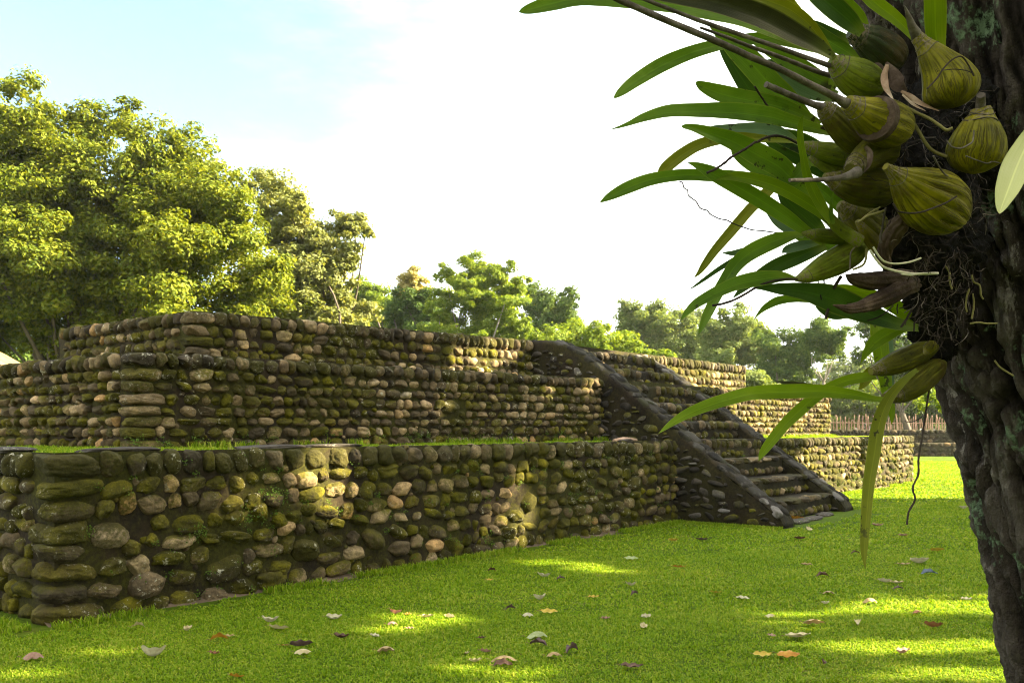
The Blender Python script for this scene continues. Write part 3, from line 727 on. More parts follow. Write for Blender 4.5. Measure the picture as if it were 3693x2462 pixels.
shade_tree('leafy tree right of the lawn, farthest from the camera', 19.0, 18.0, shade_lobes(18.4, (18.2,), (3.6, 6.3, 9.4, 12.2)) + [(18.5, 19.6, 12.0, 1.5), (18.5, 19.9, 5.0, 1.4), (18.5, 20.0, 10.3, 1.1)], 19000)

# unseen trees added behind the camera to cut low sky light on the walls
for lb, x, y, hh in (('unseen wide crowned tree added behind the camera on the left to block low sky', -9, -9, 11), ('unseen wide crowned tree added straight behind the camera to block low sky', 2, -11, 13), ('unseen wide crowned tree added behind the camera on the right to block low sky', 13, -7.5, 13)):
    shade_tree(lb, x, y, [(x + rng.uniform(-4, 4), y + rng.uniform(-2.5, 2.5), z + rng.uniform(-.5, .5), 3.0) for z in np.linspace(3, hh, 5) for _ in range(2)], 16000)
rng = np.random.default_rng(44)
# ------------------------------------------------------------------ grass, weeds
def grass_material(name, stops):
    m, t = material(name); n = N(t); r = n.island(); b = n.math('ADD', n.math('MULTIPLY', n.noise(.55, 5, .65), 1.0), n.math('MULTIPLY', n.noise(5, 3, .6), .5)); b = n.math('SUBTRACT', b, .25)
    col = n.ramp(n.math('ADD', n.math('MULTIPLY', r, .6), n.math('MULTIPLY', b, .5)), stops)
    n.out(col, .7, None, .07, .38, n.mix(1.0, col, (1.25, 1.2, .5), 'MULTIPLY')); return m
M['grass'] = grass_material('grass_blades', [(.12, (.056, .115, .004)), (.40, (.128, .222, .006)), (.68, (.205, .285, .012)), (.95, (.37, .36, .06))])
M['weed'] = grass_material('weed_leaves', [(.2, (.045, .09, .012)), (.6, (.09, .15, .02)), (.9, (.15, .20, .04))])

def blades(mb, pos, h, w, lean=.7):
    n = len(pos); a = rng.uniform(0, 2 * np.pi, n); d = np.stack([np.cos(a), np.sin(a), 0 * a], 1); s = np.stack([-np.sin(a), np.cos(a), 0 * a], 1)
    hh = (h * rng.uniform(.5, 1.35, n))[:, None]; ww = (w * rng.uniform(.7, 1.3, n))[:, None]; ll = (lean * rng.uniform(.2, 1.5, n))[:, None]
    up = np.array([0, 0, 1.0])
    m = pos + up * hh * .55 + d * hh * ll * .35; t = pos + up * hh * (1 - .35 * ll) + d * hh * ll
    v = np.stack([pos - s * ww * .5, pos + s * ww * .5, m + s * ww * .42, m - s * ww * .42, t], 1).reshape(-1, 3)
    i = np.arange(n)[:, None] * 5
    mb.add(v, np.hstack([i, i + 1, i + 2, i + 3])); mb.add(np.zeros((0, 3)), np.zeros((0, 3), int))
    base = mb.n - 5 * n
    mb.f.append(np.hstack([i + 3, i + 2, i + 4]) + base); mb.m.append(np.zeros(n, int))

def st_of(x, y):
    d = np.stack([x - C0[0], y - C0[1]], 1); return d @ U[:2], d @ NI[:2]
def lawn_points(y0, y1, dens):
    n = int(dens * .76 * (y1 ** 2 - y0 ** 2)); y = np.sqrt(rng.random(n) * (y1 ** 2 - y0 ** 2) + y0 ** 2); x = rng.uniform(-.76, .76, n) * y
    s, t = st_of(x, y); k = ~((s > -.12) & (t > -.10) & (s < 26.2)) & ~((s > STAIR[0] - .1) & (s < STAIR[1] + .1) & (t > -2.0)) & ~((s > 11.2) & (s < 14.3) & (t > -2.1))
    bare = vnoise(np.stack([x * 9, y * 9, 0 * x], 1), 3); k &= ~((s > 10.9) & (s < 14.7) & (t > -2.75) & (bare > .30 + (-1.95 - t) * .5)); k &= ~((t > -.28) & (s > -.3) & (s < 26.3) & (bare > .45))
    x, y = x[k], y[k]; return np.column_stack([x, y, lawn_z(x, y) - .004])
mb = MB()
for y0, y1, dens, h, w in ((5.1, 8, 6500, .028, .0095), (8, 12, 3000, .030, .013), (12, 20, 1000, .034, .021), (20, 46, 230, .042, .040)):
    p = lawn_points(y0, y1, dens); hv = .45 + .9 * fbm(p * np.array([1.6, 1.6, 0]), 3, 11) + .35 * (vnoise(p * np.array([9, 9, 0]), 12) > .72)
    blades(mb, p, h * hv, w, 1.0)
# longer tufts along the foot of the walls
s = rng.uniform(-.1, 26, 16000); t = -.10 - np.abs(rng.normal(0, .10, 16000)); k = fbm(np.column_stack([s * 1.7, 0 * s, 0 * s]), 3, 61) > .46
q = Wst(s[k], t[k], 0); s2, t2 = s[k], t[k]; k = ~((s2 > STAIR[0] - .1) & (s2 < STAIR[1] + .1)); blades(mb, q[k] + np.array([0, 0, .01]), .060, .010, .6)
t = rng.uniform(-.1, 4, 3000); q = Wst(-.12 - np.abs(rng.normal(0, .1, 3000)), t, .01); blades(mb, q, .06, .009, .6)
t = rng.uniform(-1.95, 0, 2500); q = Wst(STAIR[0] - .05 - np.abs(rng.normal(0, .06, 2500)), t, .0); blades(mb, q, .05, .010, .6)
tag(mb.build('lawn_grass', [M['grass']], smooth=False), 'short mown green grass covering the lawn', 'grass', kind='stuff')

mb = MB()
for (S, T, T_in, zt, dz, dens) in ((S1, T1, T2[0], z1, -.02, 1100), (S2, T2, T3[0], z2, -.03, 500)):
    n = int((S[1] - S[0]) * (T_in - T[0]) * dens); s = rng.uniform(S[0] + .1, S[1] - .1, n); t = T[0] + .12 + (T_in - T[0]) * rng.random(n) ** .8
    k = (fbm(np.column_stack([s * 1.2, t * 1.2, 0 * s]), 3, 20) > .53) & ~((s > STAIR[0]) & (s < STAIR[1]))
    blades(mb, Wst(s[k], t[k], zt(s[k]) + dz), .035, .012, .8)
n = 7000; t = rng.uniform(.25, 5, n); s = rng.uniform(.25, 1.55, n); k = fbm(np.column_stack([s * 1.2, t * 1.2, 0 * s]), 3, 20) > .48; blades(mb, Wst(s[k], t[k], 1.38), .04, .01, .8)
n = 5200; s = rng.uniform(1.4, 23, n); t = T2[0] - .07 - np.abs(rng.normal(0, .07, n)); k = fbm(np.column_stack([s * 1.5, 0 * s, 0 * s]), 3, 25) > .46; k &= ~((s > STAIR[0]) & (s < STAIR[1])); blades(mb, Wst(s[k], t[k], 1.385), .085, .012, .6)
tag(mb.build('terrace_grass', [M['grass']], smooth=False), 'patchy grass growing on the terrace ledges', 'grass', kind='stuff')

# small ferny weeds rooted in the joints of the walls
pos, nr = [], []
def weed(c, out, r, n):
    d = unit(rng.normal(size=(n, 3))) * (rng.random(n) ** .6)[:, None] * r * np.array([1.2, 1.2, 1.0]); pos.append(c + d + out * r * .45); nr.append(rng.normal(size=(n, 3)) * .7 + out + np.array([0, 0, .4]))
for _ in range(150):
    s = rng.uniform(.3, 10.6) if rng.random() < .8 else rng.uniform(15, 25.5); z = rng.uniform(.05, 1.3) ** 1.15
    weed(Wst(s, -.03, z), -NI, rng.uniform(.025, .075), int(rng.uniform(8, 34)))
for _ in range(55):
    s = rng.uniform(1.8, 10.5); weed(Wst(s, T2[0] - .05, 1.40 + rng.uniform(0, .14)), -NI, rng.uniform(.03, .08), int(rng.uniform(10, 36)))
for c, r, n in ((Wst(1.6, T2[0] - .05, 1.46), .12, 70), (Wst(1.9, T2[0] - .05, 1.44), .10, 60), (Wst(1.9, -.03, .75), .13, 90), (Wst(2.2, -.03, .95), .12, 60), (Wst(1.3, -.03, .62), .1, 50), (Wst(11.1, -1.98, .12), .14, 90), (Wst(14.9, -1.7, .05), .12, 60)):
    weed(c, -NI, r, n)
for _ in range(26): weed(Wst(rng.uniform(11.3, 14.2), 0, 0) + NI * (TS0 + TREAD * (kk := int(rng.integers(3, 9))) - .04) + ZUP * (kk * RISE + .02), -NI, rng.uniform(.03, .07), 20)
for _ in range(60): s = rng.uniform(15.2, 25.8); weed(Wst(s, -.04, rng.uniform(.02, .5)), -NI, rng.uniform(.05, .12), 40)
mb = MB(); leaf_quads(mb, np.concatenate(pos), np.concatenate(nr), .020, aspect=.6)
tag(mb.build('wall_weeds', [M['weed']], smooth=False), 'small ferny weeds rooted between the wall stones', 'weeds', kind='stuff')

# ------------------------------------------------------------------ fallen leaves, each its own thing
def dry_leaf_material(name, a, b, c):
    m, t = material(name); n = N(t); f = n.noise(22, 4, .65); col = n.ramp(f, [(.3, a), (.52, b), (.72, c)]); n.out(col, .6, n.bump(n.noise(60, 3), .2, .003), .3, .15, col); return m
DL = {'cream': dry_leaf_material('cream_leaf', (.28, .20, .08), (.44, .36, .18), (.52, .45, .26)), 'white': dry_leaf_material('bleached_leaf', (.28, .23, .12), (.42, .37, .22), (.50, .45, .30)),
      'brown': dry_leaf_material('brown_leaf', (.035, .016, .009), (.085, .040, .020), (.14, .075, .045)), 'rust': dry_leaf_material('rust_leaf', (.10, .035, .012), (.20, .08, .025), (.28, .14, .05)),
      'plum': dry_leaf_material('purple_brown_leaf', (.04, .022, .018), (.09, .05, .042), (.15, .095, .078)), 'tan': dry_leaf_material('tan_leaf', (.18, .105, .035), (.30, .20, .075), (.38, .28, .13)),
      'yellow': dry_leaf_material('yellow_leaf', (.24, .16, .012), (.38, .26, .02), (.44, .32, .05)), 'orange': dry_leaf_material('orange_leaf', (.26, .10, .010), (.40, .18, .015), (.46, .26, .04)),
      'green': dry_leaf_material('pale_green_leaf', (.15, .18, .05), (.24, .27, .10), (.32, .34, .17)), 'pink': dry_leaf_material('pinkish_leaf', (.20, .10, .06), (.32, .18, .12), (.40, .28, .20)),
      'blue': dry_leaf_material('blue_grey_leaf', (.05, .065, .08), (.08, .10, .125), (.13, .15, .175))}
M['leaf_stem'] = plain('dry_leaf_stem', [(.3, (.12, .07, .03)), (.7, (.24, .16, .08))], 8)
def fallen(sx, sy, length, yaw, curl, fold, col, label, tilt=0.0, wide=.42):
    Y = F * EYE / (sy - HY); c = P(sx, sy, Y); length *= .98; curl *= 1.35; fold *= 1.25; tilt = tilt or rng.normal(0, .22)
    nu, nv = 15, 7; u = np.linspace(0, 1, nu); v = np.linspace(-1, 1, nv); Uu, Vv = np.meshgrid(u, v, indexing='ij')
    wdt = wide * length / 2 * np.sin(np.pi * np.clip(Uu, .0, 1) ** .85) ** .75
    ang = curl * (Uu - .5); x = length * (np.sin(ang) / curl if abs(curl) > .05 else (Uu - .5)); z0_ = length * ((1 - np.cos(ang)) / curl if abs(curl) > .05 else 0 * Uu)
    y = wdt * Vv * math.cos(fold * .8); z = z0_ + np.abs(Vv) * wdt * math.sin(fold) + .004 * np.sin(Uu * 17 + sx) * np.abs(Vv)
    p = np.stack([x, y, z], -1).reshape(-1, 3)
    th = np.array(Matrix.Rotation(yaw, 3, 'Z') @ Matrix.Rotation(tilt, 3, 'X')); p = p @ th.T
    stem = np.array([[-length * .5, 0, float(z0_[0, 3])], [-length * .58, 0, float(z0_[0, 3]) + .006], [-length * .68, .004, float(z0_[0, 3]) + .004]]) @ th.T
    p[:, 2] *= 1.45; lift = .020 - p[:, 2].min() * .9; o = empty('fallen_leaf', c); tag(o, label, 'leaf', 'fallen leaves on the lawn')
    mb = MB(); mb.add(p + c + np.array([0, 0, lift]), grid_faces(nu, nv)); mb.build('blade', [DL[col]], o)
    mb = MB(); tube(mb, stem + c + np.array([0, 0, lift]), [.0022, .002, .0016], 6, 5); mb.build('stalk', [M['leaf_stem']], o)
A_ = lambda x, y: (x / 1.96, 2000 + y / 1.96)
B_ = lambda x, y: (1100 + x / 1.96, 1900 + y / 1.96)
C_ = lambda x, y: (2200 + x / 1.5753, 1800 + y / 1.5753)
LV = [  # position, length, yaw, curl, fold, colour, label
 (A_(235, 755), .15, .4, -1.2, -.9, 'pink', 'pinkish brown leaf tented up in the bottom left corner of the lawn'),
 (A_(975, 528), .11, .5, -.8, .4, 'cream', 'small cream leaf nearest the corner foot of the ruin'),
 (A_(1325, 550), .12, 1.3, 1.0, .8, 'cream', 'small cream leaf standing on end right of the one by the ruin corner'),
 (A_(1910, 490), .16, .1, 1.3, .6, 'white', 'pale upcurled leaf just behind a larger cream one, left lawn'),
 (A_(1970, 540), .19, -.3, .5, .3, 'cream', 'large cream leaf with a yellowed end lying before a pale upcurled one'),
 (A_(1550, 620), .14, .3, -.7, .5, 'orange', 'yellow brown leaf with a dull olive leaf touching its right end'),
 (A_(1615, 592), .10, .2, .4, .2, 'tan', 'dull olive tan leaf touching the yellow brown leaf on the left lawn'),
 (A_(1515, 718), .09, -.2, .8, .4, 'rust', 'little rust leaf right of the long pale crescent leaf'),
 (A_(1080, 735), .21, .15, 1.6, .7, 'white', 'long thin pale crescent leaf at the lower left of the lawn'),
 (A_(2130, 662), .18, .35, .5, .7, 'plum', 'narrow dark purple brown leaf with a cream leaf just in front'),
 (A_(2140, 715), .13, .2, -.9, -.6, 'cream', 'cream arched leaf just in front of a narrow dark leaf'),
 (A_(2010, 662), .09, .1, .3, .2, 'yellow', 'faint yellowish leaf sunk in the grass left of the narrow dark leaf'),
 (A_(1670, 890), .11, -.3, .4, .3, 'orange', 'orange leaf at the bottom edge left of centre'),
 (B_(205, 665), .15, .1, 1.0, .6, 'white', 'pale boat shaped leaf left of the bright sun patch'),
 (B_(645, 625), .12, -.2, .5, -.4, 'rust', 'rust red leaf at the back left of the bright sun patch'),
 (B_(730, 632), .06, .2, .4, .4, 'orange', 'tiny orange leaf beside the rust red one at the sun patch'),
 (B_(865, 650), .14, .4, .6, .4, 'cream', 'bright cream leaf lying in the middle of the sun patch'),
 (B_(1025, 655), .11, -.5, .8, .6, 'cream', 'bright cream folded leaf at the right end of the sun patch'),
 (B_(615, 708), .10, .2, -1.2, -.6, 'pink', 'pinkish arched leaf at the front left of the sun patch'),
 (B_(740, 732), .07, .1, .4, .3, 'pink', 'small pinkish leaf at the front of the sun patch'),
 (B_(255, 798), .14, -.2, .9, .5, 'brown', 'brown leaf with a raised dark left end below the boat shaped pale leaf'),
 (B_(495, 790), .10, -.6, .5, .5, 'white', 'dull white leaf below the sun patch'),
 (B_(570, 900), .14, .2, -1.0, -.5, 'tan', 'tan arched leaf below the dull white leaf'),
 (B_(1320, 322), .11, .3, -.6, .6, 'brown', 'dark brown leaf nearest the wall foot at mid lawn'),
 (B_(1690, 362), .17, -.25, 1.2, .5, 'white', 'white crescent leaf nearest the wall, mid lawn'),
 (B_(1810, 384), .11, .4, -.6, .5, 'plum', 'dark leaf just right of the white crescent near the wall'),
 (B_(1660, 525), .16, .5, 1.4, .7, 'white', 'white folded leaf with a raised pointed corner and dark underside'),
 (B_(2040, 510), .12, .3, .4, .3, 'yellow', 'dull yellow leaf right of the white folded leaf'),
 (B_(2305, 425), .14, .0, 1.4, .5, 'white', 'white crescent leaf with a pinkish brown leaf just before it'),
 (B_(2330, 492), .11, .8, -.7, .7, 'plum', 'pinkish brown leaf just before a white crescent leaf'),
 (B_(1450, 600), .11, .5, -.8, .5, 'plum', 'purple brown leaf left of the small white arched leaf'),
 (B_(1575, 645), .11, -.2, -1.2, -.5, 'white', 'small white arched leaf between the purple brown and the flat yellow leaf'),
 (B_(1725, 618), .16, -.05, .3, .2, 'yellow', 'flat bright yellow leaf at mid lawn'),
 (B_(2125, 664), .09, .3, .7, .5, 'pink', 'little pinkish white leaf right of the flat bright yellow leaf'),
 (B_(1640, 795), .19, .3, -1.1, -.5, 'green', 'large pale green arched leaf with a dark leaf in front'),
 (B_(1650, 856), .15, -.4, -.6, .5, 'plum', 'purple brown leaf right in front of the pale green arched leaf'),
 (B_(1885, 900), .15, .9, -.8, .7, 'plum', 'purple brown folded leaf right of a tan arched leaf, near bottom centre'),
 (B_(1760, 936), .13, .1, -1.2, -.5, 'tan', 'tan arched leaf left of the purple brown folded leaf, near bottom centre'),
 (B_(1250, 803), .07, .3, .7, .5, 'brown', 'tiny brown leaf below and right of the sun patch'),
 (B_(1148, 910), .06, 1.1, .5, .5, 'cream', 'tiny cream leaf standing left of a little brown leaf'),
 (B_(1275, 905), .09, -.2, .8, .5, 'pink', 'little pale brown leaf right of the tiny cream one'),
 (B_(1205, 970), .10, .4, .8, .6, 'cream', 'thin cream leaf at the bottom, left of the paired olive and red brown leaves'),
 (B_(1410, 972), .20, -.05, -.9, -.3, 'tan', 'long olive tan arched leaf lying behind a red brown one'),
 (B_(1400, 1003), .14, .1, -.4, .4, 'brown', 'red brown leaf in front of the long olive tan arched leaf'),
 (B_(2310, 1010), .16, -.1, .5, .3, 'brown', 'largest dark red brown leaf at the bottom centre of the lawn'),
 (B_(1305, 387), .09, .1, .4, .3, 'yellow', 'small yellow leaf near the wall left of the white crescent'),
 (C_(390, 397), .17, -.2, .4, .2, 'orange', 'flat orange leaf on the lawn before the near balustrade'),
 (C_(600, 542), .12, -.3, .4, .2, 'yellow', 'yellow leaf sunk in the grass left of a dull white flat leaf'),
 (C_(755, 574), .14, -.5, .3, .3, 'white', 'dull white flat leaf at the middle of the right lawn'),
 (C_(1240, 548), .13, .0, -.9, -.3, 'tan', 'orange tan arched leaf left of a domed yellowish leaf'),
 (C_(1475, 598), .16, .1, -1.2, -.6, 'tan', 'domed yellowish leaf on the right lawn below the hanging orchid leaf'),
 (C_(1225, 605), .09, .3, .9, .7, 'white', 'tiny white curled leaf below the orange tan arched one'),
 (C_(1155, 723), .19, -.05, -.7, -.3, 'tan', 'broad tan arched leaf lying behind the big cream leaf, right lawn'),
 (C_(1410, 722), .17, 1.2, .4, .7, 'cream', 'cream leaf standing upright on its edge, right lawn'),
 (C_(1070, 795), .24, .35, .4, .3, 'cream', 'biggest flat cream leaf on the right lawn'),
 (C_(910, 680), .10, .3, -.8, -.5, 'cream', 'small cream arched leaf left of the broad tan one'),
 (C_(920, 790), .07, -.7, .5, .5, 'pink', 'tiny pinkish leaf left of the biggest cream leaf'),
 (C_(205, 683), .12, .6, .6, .5, 'white', 'white leaf just behind a cream one, left part of the right lawn'),
 (C_(190, 738), .13, 1.0, .4, .5, 'cream', 'cream leaf on end just before a white one, left part of the right lawn'),
 (C_(865, 902), .14, .0, .4, .2, 'yellow', 'yellow leaf in the sunlit strip left of an orange one'),
 (C_(1015, 905), .17, -.1, -.5, -.3, 'orange', 'orange leaf in the sunlit strip at the bottom right'),
 (C_(1210, 948), .11, 1.3, .8, .7, 'brown', 'brown leaf standing up right of the orange leaf in the sunlit strip'),
 (C_(1740, 664), .13, .5, -.9, -.5, 'rust', 'rust brown arched leaf above the sun bands, left of the trunk'),
 (C_(1840, 738), .16, -.2, .9, .6, 'rust', 'rust leaf with an upturned end between the sun bands near the trunk'),
 (C_(1665, 888), .15, .5, .8, .6, 'pink', 'pinkish brown leaf in the broad sun band'),
 (C_(2320, 893), .13, .2, -.5, .6, 'rust', 'rust leaf close to the trunk at the right edge'),
 (C_(1210, 450), .16, .0, -.7, .5, 'brown', 'dark brown leaf alone below the balustrade foot, right lawn'),
 (C_(1395, 320), .13, .1, -.9, .4, 'brown', 'brown and orange leaf left of the hanging orchid leaf tip'),
 (C_(1565, 480), .16, -.5, .6, .7, 'white', 'white folded leaf paired with a tan white leaf right of the orchid leaf tip'),
 (C_(1630, 484), .16, .1, .4, .3, 'cream', 'tan white flat leaf touching the white folded one'),
 (C_(1640, 522), .11, .1, -.5, .4, 'plum', 'small brown leaf just before the white folded pair'),
 (C_(1760, 370), .30, .35, .7, .6, 'white', 'long grey white twisted leaf with a raised right end, far right lawn'),
 (C_(1670, 378), .18, .15, .3, .2, 'tan', 'faint tan leaf left of the long grey white twisted leaf'),
 (C_(1815, 433), .20, .1, -.4, .4, 'blue', 'blue grey scrap of leaf before the long twisted one'),
 (C_(1860, 303), .20, .0, .3, .2, 'yellow', 'yellow leaf flat on the grass left of the trunk'),
 (C_(1665, 214), .17, .0, .5, .5, 'pink', 'pinkish leaf below the hanging root'),
 (C_(1520, 157), .20, -.2, .7, .5, 'pink', 'brown and white leaf pair right of the hanging orchid leaf'),
 (C_(1080, 232), .19, .0, .6, .5, 'brown', 'brown leaf below the foot of the near balustrade'),
 (C_(525, 238), .20, .0, .5, .4, 'plum', 'dull brown leaf by the wall left of the near balustrade'),
 (C_(360, 243), .18, .3, .6, .5, 'yellow', 'yellow upturned leaf by the wall left of the near balustrade'),
 (C_(1130, 182), .22, .9, .5, .5, 'cream', 'cream leaf on the grass before the bottom step'),
 (C_(1120, 382), .14, -.2, .5, .4, 'tan', 'small tan leaf in the middle of the lawn before the steps'),
 (C_(2010, 57), .26, .4, .8, .6, 'white', 'white leaf at the edge of the far sunlit lawn'),
 (C_(2025, 580), .11, .0, .5, .4, 'white', 'small white leaf left of the trunk above the sun bands'),
 (C_(120, 347), .18, .1, .3, .2, 'green', 'olive green flat leaf at mid lawn near the wall'),
 (C_(1055, 120), .30, .1, .3, .2, 'orange', 'orange leaf lying on the flat slab at the foot of the stairs'),
]
for e in LV: fallen(*e[0], *e[1:])
# loose finds on the ledge
mb = MB(); q = Wst(9.6, .55, 1.40); tube(mb, [q, q + U * .3 - NI * .03 + ZUP * .02, q + U * .75 + ZUP * .01], [.03, .045, .02], 12, 7, rough=.25, seed=3)
tag(mb.build('driftwood_stick', [M['stick']]), 'grey broken stick lying on the lower ledge before the near balustrade', 'stick')
rng = np.random.default_rng(55)
# ------------------------------------------------------------------ near tree trunk carrying the orchid
def bark_material():
    m, t = material('rough_bark'); n = N(t); o = n.obj(); h = n.attr('height')
    st = n.scaled(o, (1, 1, .22)); a = n.noise(16, 6, .72, st); b = n.noise(70, 5, .7, o); fine = n.noise(34, 5, .75, n.scaled(o, (1, 1, .30)))
    col = n.ramp(n.math('ADD', n.math('MULTIPLY', a, .30), n.math('ADD', n.math('MULTIPLY', h, .40), n.math('MULTIPLY', fine, .30))), [(.30, (.004, .0035, .0025)), (.45, (.017, .0135, .010)), (.57, (.048, .038, .028)), (.70, (.120, .100, .078))])
    fl = n.math('MULTIPLY', n.step(fine, .56, .64), n.step(h, .30, .55)); fl = n.math('MULTIPLY', fl, n.step(n.noise(5, 3, .6, n.scaled(o, (1, 1, .5), (9, 4, 2))), .42, .58))
    col = n.mix(n.math('MULTIPLY', fl, .85), col, n.ramp(b, [(.3, (.10, .085, .065)), (.7, (.36, .32, .26))]))
    pm = n.math('MULTIPLY', n.step(n.noise(7.5, 5, .7, n.scaled(o, (1, 1, .30), (3, 1, 2))), .60, .66), n.step(h, .42, .60))
    col = n.mix(n.math('MULTIPLY', pm, .85), col, n.ramp(b, [(.3, (.06, .05, .036)), (.7, (.26, .23, .18))]))
    lm = n.math('MULTIPLY', n.step(n.noise(9, 5, .75, n.scaled(o, (1, 1, .7), (8, 8, 1))), .56, .62), n.step(b, .38, .55))
    col = n.mix(n.math('MULTIPLY', lm, .9), col, n.ramp(b, [(.35, (.05, .085, .04)), (.7, (.20, .28, .15))]))
    n.out(col, .95, n.bump(n.math('ADD', b, n.math('MULTIPLY', a, 1.5)), 1.0, .018), .05); return m
M['bark'] = bark_material()
TY, TR = 1.66, .27                                    # trunk distance, radius
def sil(sy): return np.interp(sy, [-1600, 0, 1000, 1250, 1520, 1860, 2050, 2340, 4200], [2740, 3125, 3335, 3405, 3488, 3584, 3628, 3693, 4150])
host = empty('orchid_tree', (1.55, TY, 0)); tag(host, 'dark rough barked leaning tree trunk at the right edge with orchid bulbs growing on it', 'tree')
nz_, na_ = 560, 330
zs = np.linspace(-.06, 3.6, nz_); sy_ = HY - (zs - EYE) * F / TY; left = (sil(sy_) - CX) / F * TY
rad = TR * (1 + .55 * np.exp(-np.maximum(zs, 0) / .35)) ; axx = left + TR
an = np.linspace(0, 2 * np.pi, na_, endpoint=False)
Zg, Ag = np.meshgrid(zs, an, indexing='ij'); ca, sa = np.cos(Ag), np.sin(Ag)
q = np.stack([ca * TR * 5.2, sa * TR * 5.2, Zg * 1.0], -1).reshape(-1, 3)
warp = (fbm(q * np.array([1.5, 1.5, 5]), 3, 90) - .5)[:, None] * np.array([.55, .55, .12])
w1 = np.abs(vnoise((q + warp) * np.array([4.6, 4.6, 3.4]), 91) - .5) * 2
w2 = np.abs(vnoise((q + warp) * np.array([13, 13, 8.5]) + 5, 92) - .5) * 2
pl = np.clip(w1 * 2.3, 0, 1) * (.55 + .45 * np.clip(w2 * 2.2, 0, 1)); f3 = fbm(q * np.array([28, 28, 22]), 4, 93)
w3 = np.abs(vnoise((q + warp * .6) * np.array([24, 24, 15]) + 9, 96) - .5) * 2
hgt = np.clip(np.clip(pl, 0, .8) * .50 + np.clip(w2 * 2.0, 0, 1) * .16 + np.clip(w3 * 2.0, 0, 1) * .16 + f3 * .30, 0, 1)
lump = (fbm(q * .9, 3, 95) - .5)
R_ = (rad[:, None] + 0 * Ag).ravel() + (hgt - .7) * .060 + lump * .02
v = np.column_stack([np.repeat(axx, na_) + R_ * np.cos(np.tile(an, nz_)), TY + R_ * np.sin(np.tile(an, nz_)), Zg.ravel()])
mb = MB(); mb.add(v, grid_faces(nz_, na_, True), 0, height=hgt); mb.build('trunk', [M['bark']], host)
# its crown is overhead, out of view
crown = [((1.4, .6, 5.2), 1.1), ((.3, 1.2, 5.6), 1.0), ((2.6, 2.0, 5.4), 1.1), ((1.2, 2.2, 6.2), 1.1)]
p, nn = crown_points([(np.array(c), r) for c, r in crown], 3000, .4, 14); p = p[~in_frame(p, 80)]
mb = MB(); leaf_quads(mb, p, nn, .16); mb.build('crown', [FOL['shade']], host, smooth=False)
mb = MB()
for c, r in crown: limb(mb, (axx[-1], TY, 3.5), c, .12, .03)
mb.build('branch', [M['bark']], host)

# ------------------------------------------------------------------ the orchid
BASE = P(3360, 900, 1.42)
orchid = empty('orchid_plant', BASE); tag(orchid, 'large orchid with yellow ribbed bulbs and strap leaves clinging to the near trunk', 'orchid')
ORG = {'A': (1850, 0), 'B': (2700, 0), 'C': (2100, 500), 'D': (2700, 500), 'E': (2300, 1000), 'F': (2700, 1000)}
def ZP(reg, pts, y0, y1=None):
    """zoom-region pixels -> points and radii (third value is a width in the same pixels); y0..y1 distance from first to last"""
    if y1 is None: y1 = y0
    o = ORG[reg]; out = []; n = len(pts)
    # distance follows length along the path
    d = np.concatenate([[0], np.cumsum([math.hypot(pts[i + 1][0] - pts[i][0], pts[i + 1][1] - pts[i][1]) for i in range(n - 1)])]); d = d / max(d[-1], 1e-6)
    for (x, y, w), k in zip(pts, d):
        Y = y0 + (y1 - y0) * k; pt = P(o[0] + x / 2.4, o[1] + y / 2.4, Y); out.append((*pt, w / 2.4 * Y / F))
    return np.array(out)
def conv(pts, a, b):
    (ax, ay), (bx, by) = ORG[a], ORG[b]; return [(x + (ax - bx) * 2.4, y + (ay - by) * 2.4, w) for x, y, w in pts]

def orchid_leaf_material(name, c0, c1, c2, trans, tmul=(1.4, 1.35, .45), pale=None):
    m, t = material(name); n = N(t); o = n.obj(); al = n.attr('along'); ac = n.attr('across')
    f = n.noise(9, 4, .6, o); vein = n.noise(1.0, 3, .6, n.node('ShaderNodeCombineXYZ').outputs[0])
    cb = n.node('ShaderNodeCombineXYZ'); n.put(cb.inputs[0], n.math('MULTIPLY', ac, 26)); n.put(cb.inputs[1], n.math('MULTIPLY', al, 2.0)); vein = n.noise(1.0, 2, .5, cb.outputs[0])
    g = n.math('ADD', n.math('MULTIPLY', f, .62), n.math('MULTIPLY', vein, .42))
    col = n.ramp(g, [(.34, c0), (.52, c1), (.70, c2)])
    mid = n.math('SUBTRACT', 1.0, n.step(n.math('ABSOLUTE', ac), .02, .11)); col = n.mix(n.math('MULTIPLY', mid, .35), col, tuple(min(1, x * 1.7) for x in c1))
    edge = n.step(n.math('ABSOLUTE', ac), .86, 1.0); col = n.mix(n.math('MULTIPLY', edge, .4), col, (.22, .24, .04))
    base = n.math('SUBTRACT', 1.0, n.step(al, .0, .22)); col = n.mix(n.math('MULTIPLY', base, .45), col, (.20, .24, .04))
    spot = n.math('MULTIPLY', n.step(n.noise(55, 3, .6, o), .60, .66), n.step(n.noise(6, 3, .6, n.scaled(o, (1, 1, 1), (2, 7, 3))), .47, .58)); col = n.mix(n.math('MULTIPLY', spot, .85), col, (.022, .018, .010))
    tip = n.step(al, .94, 1.0); col = n.mix(n.math('MULTIPLY', tip, .6), col, (.10, .07, .03))
    n.out(col, n.math('ADD', .42, n.math('MULTIPLY', f, .25)), n.bump(vein, .3, .003), .12, trans, n.mix(1.0, col, tmul, 'MULTIPLY')); return m
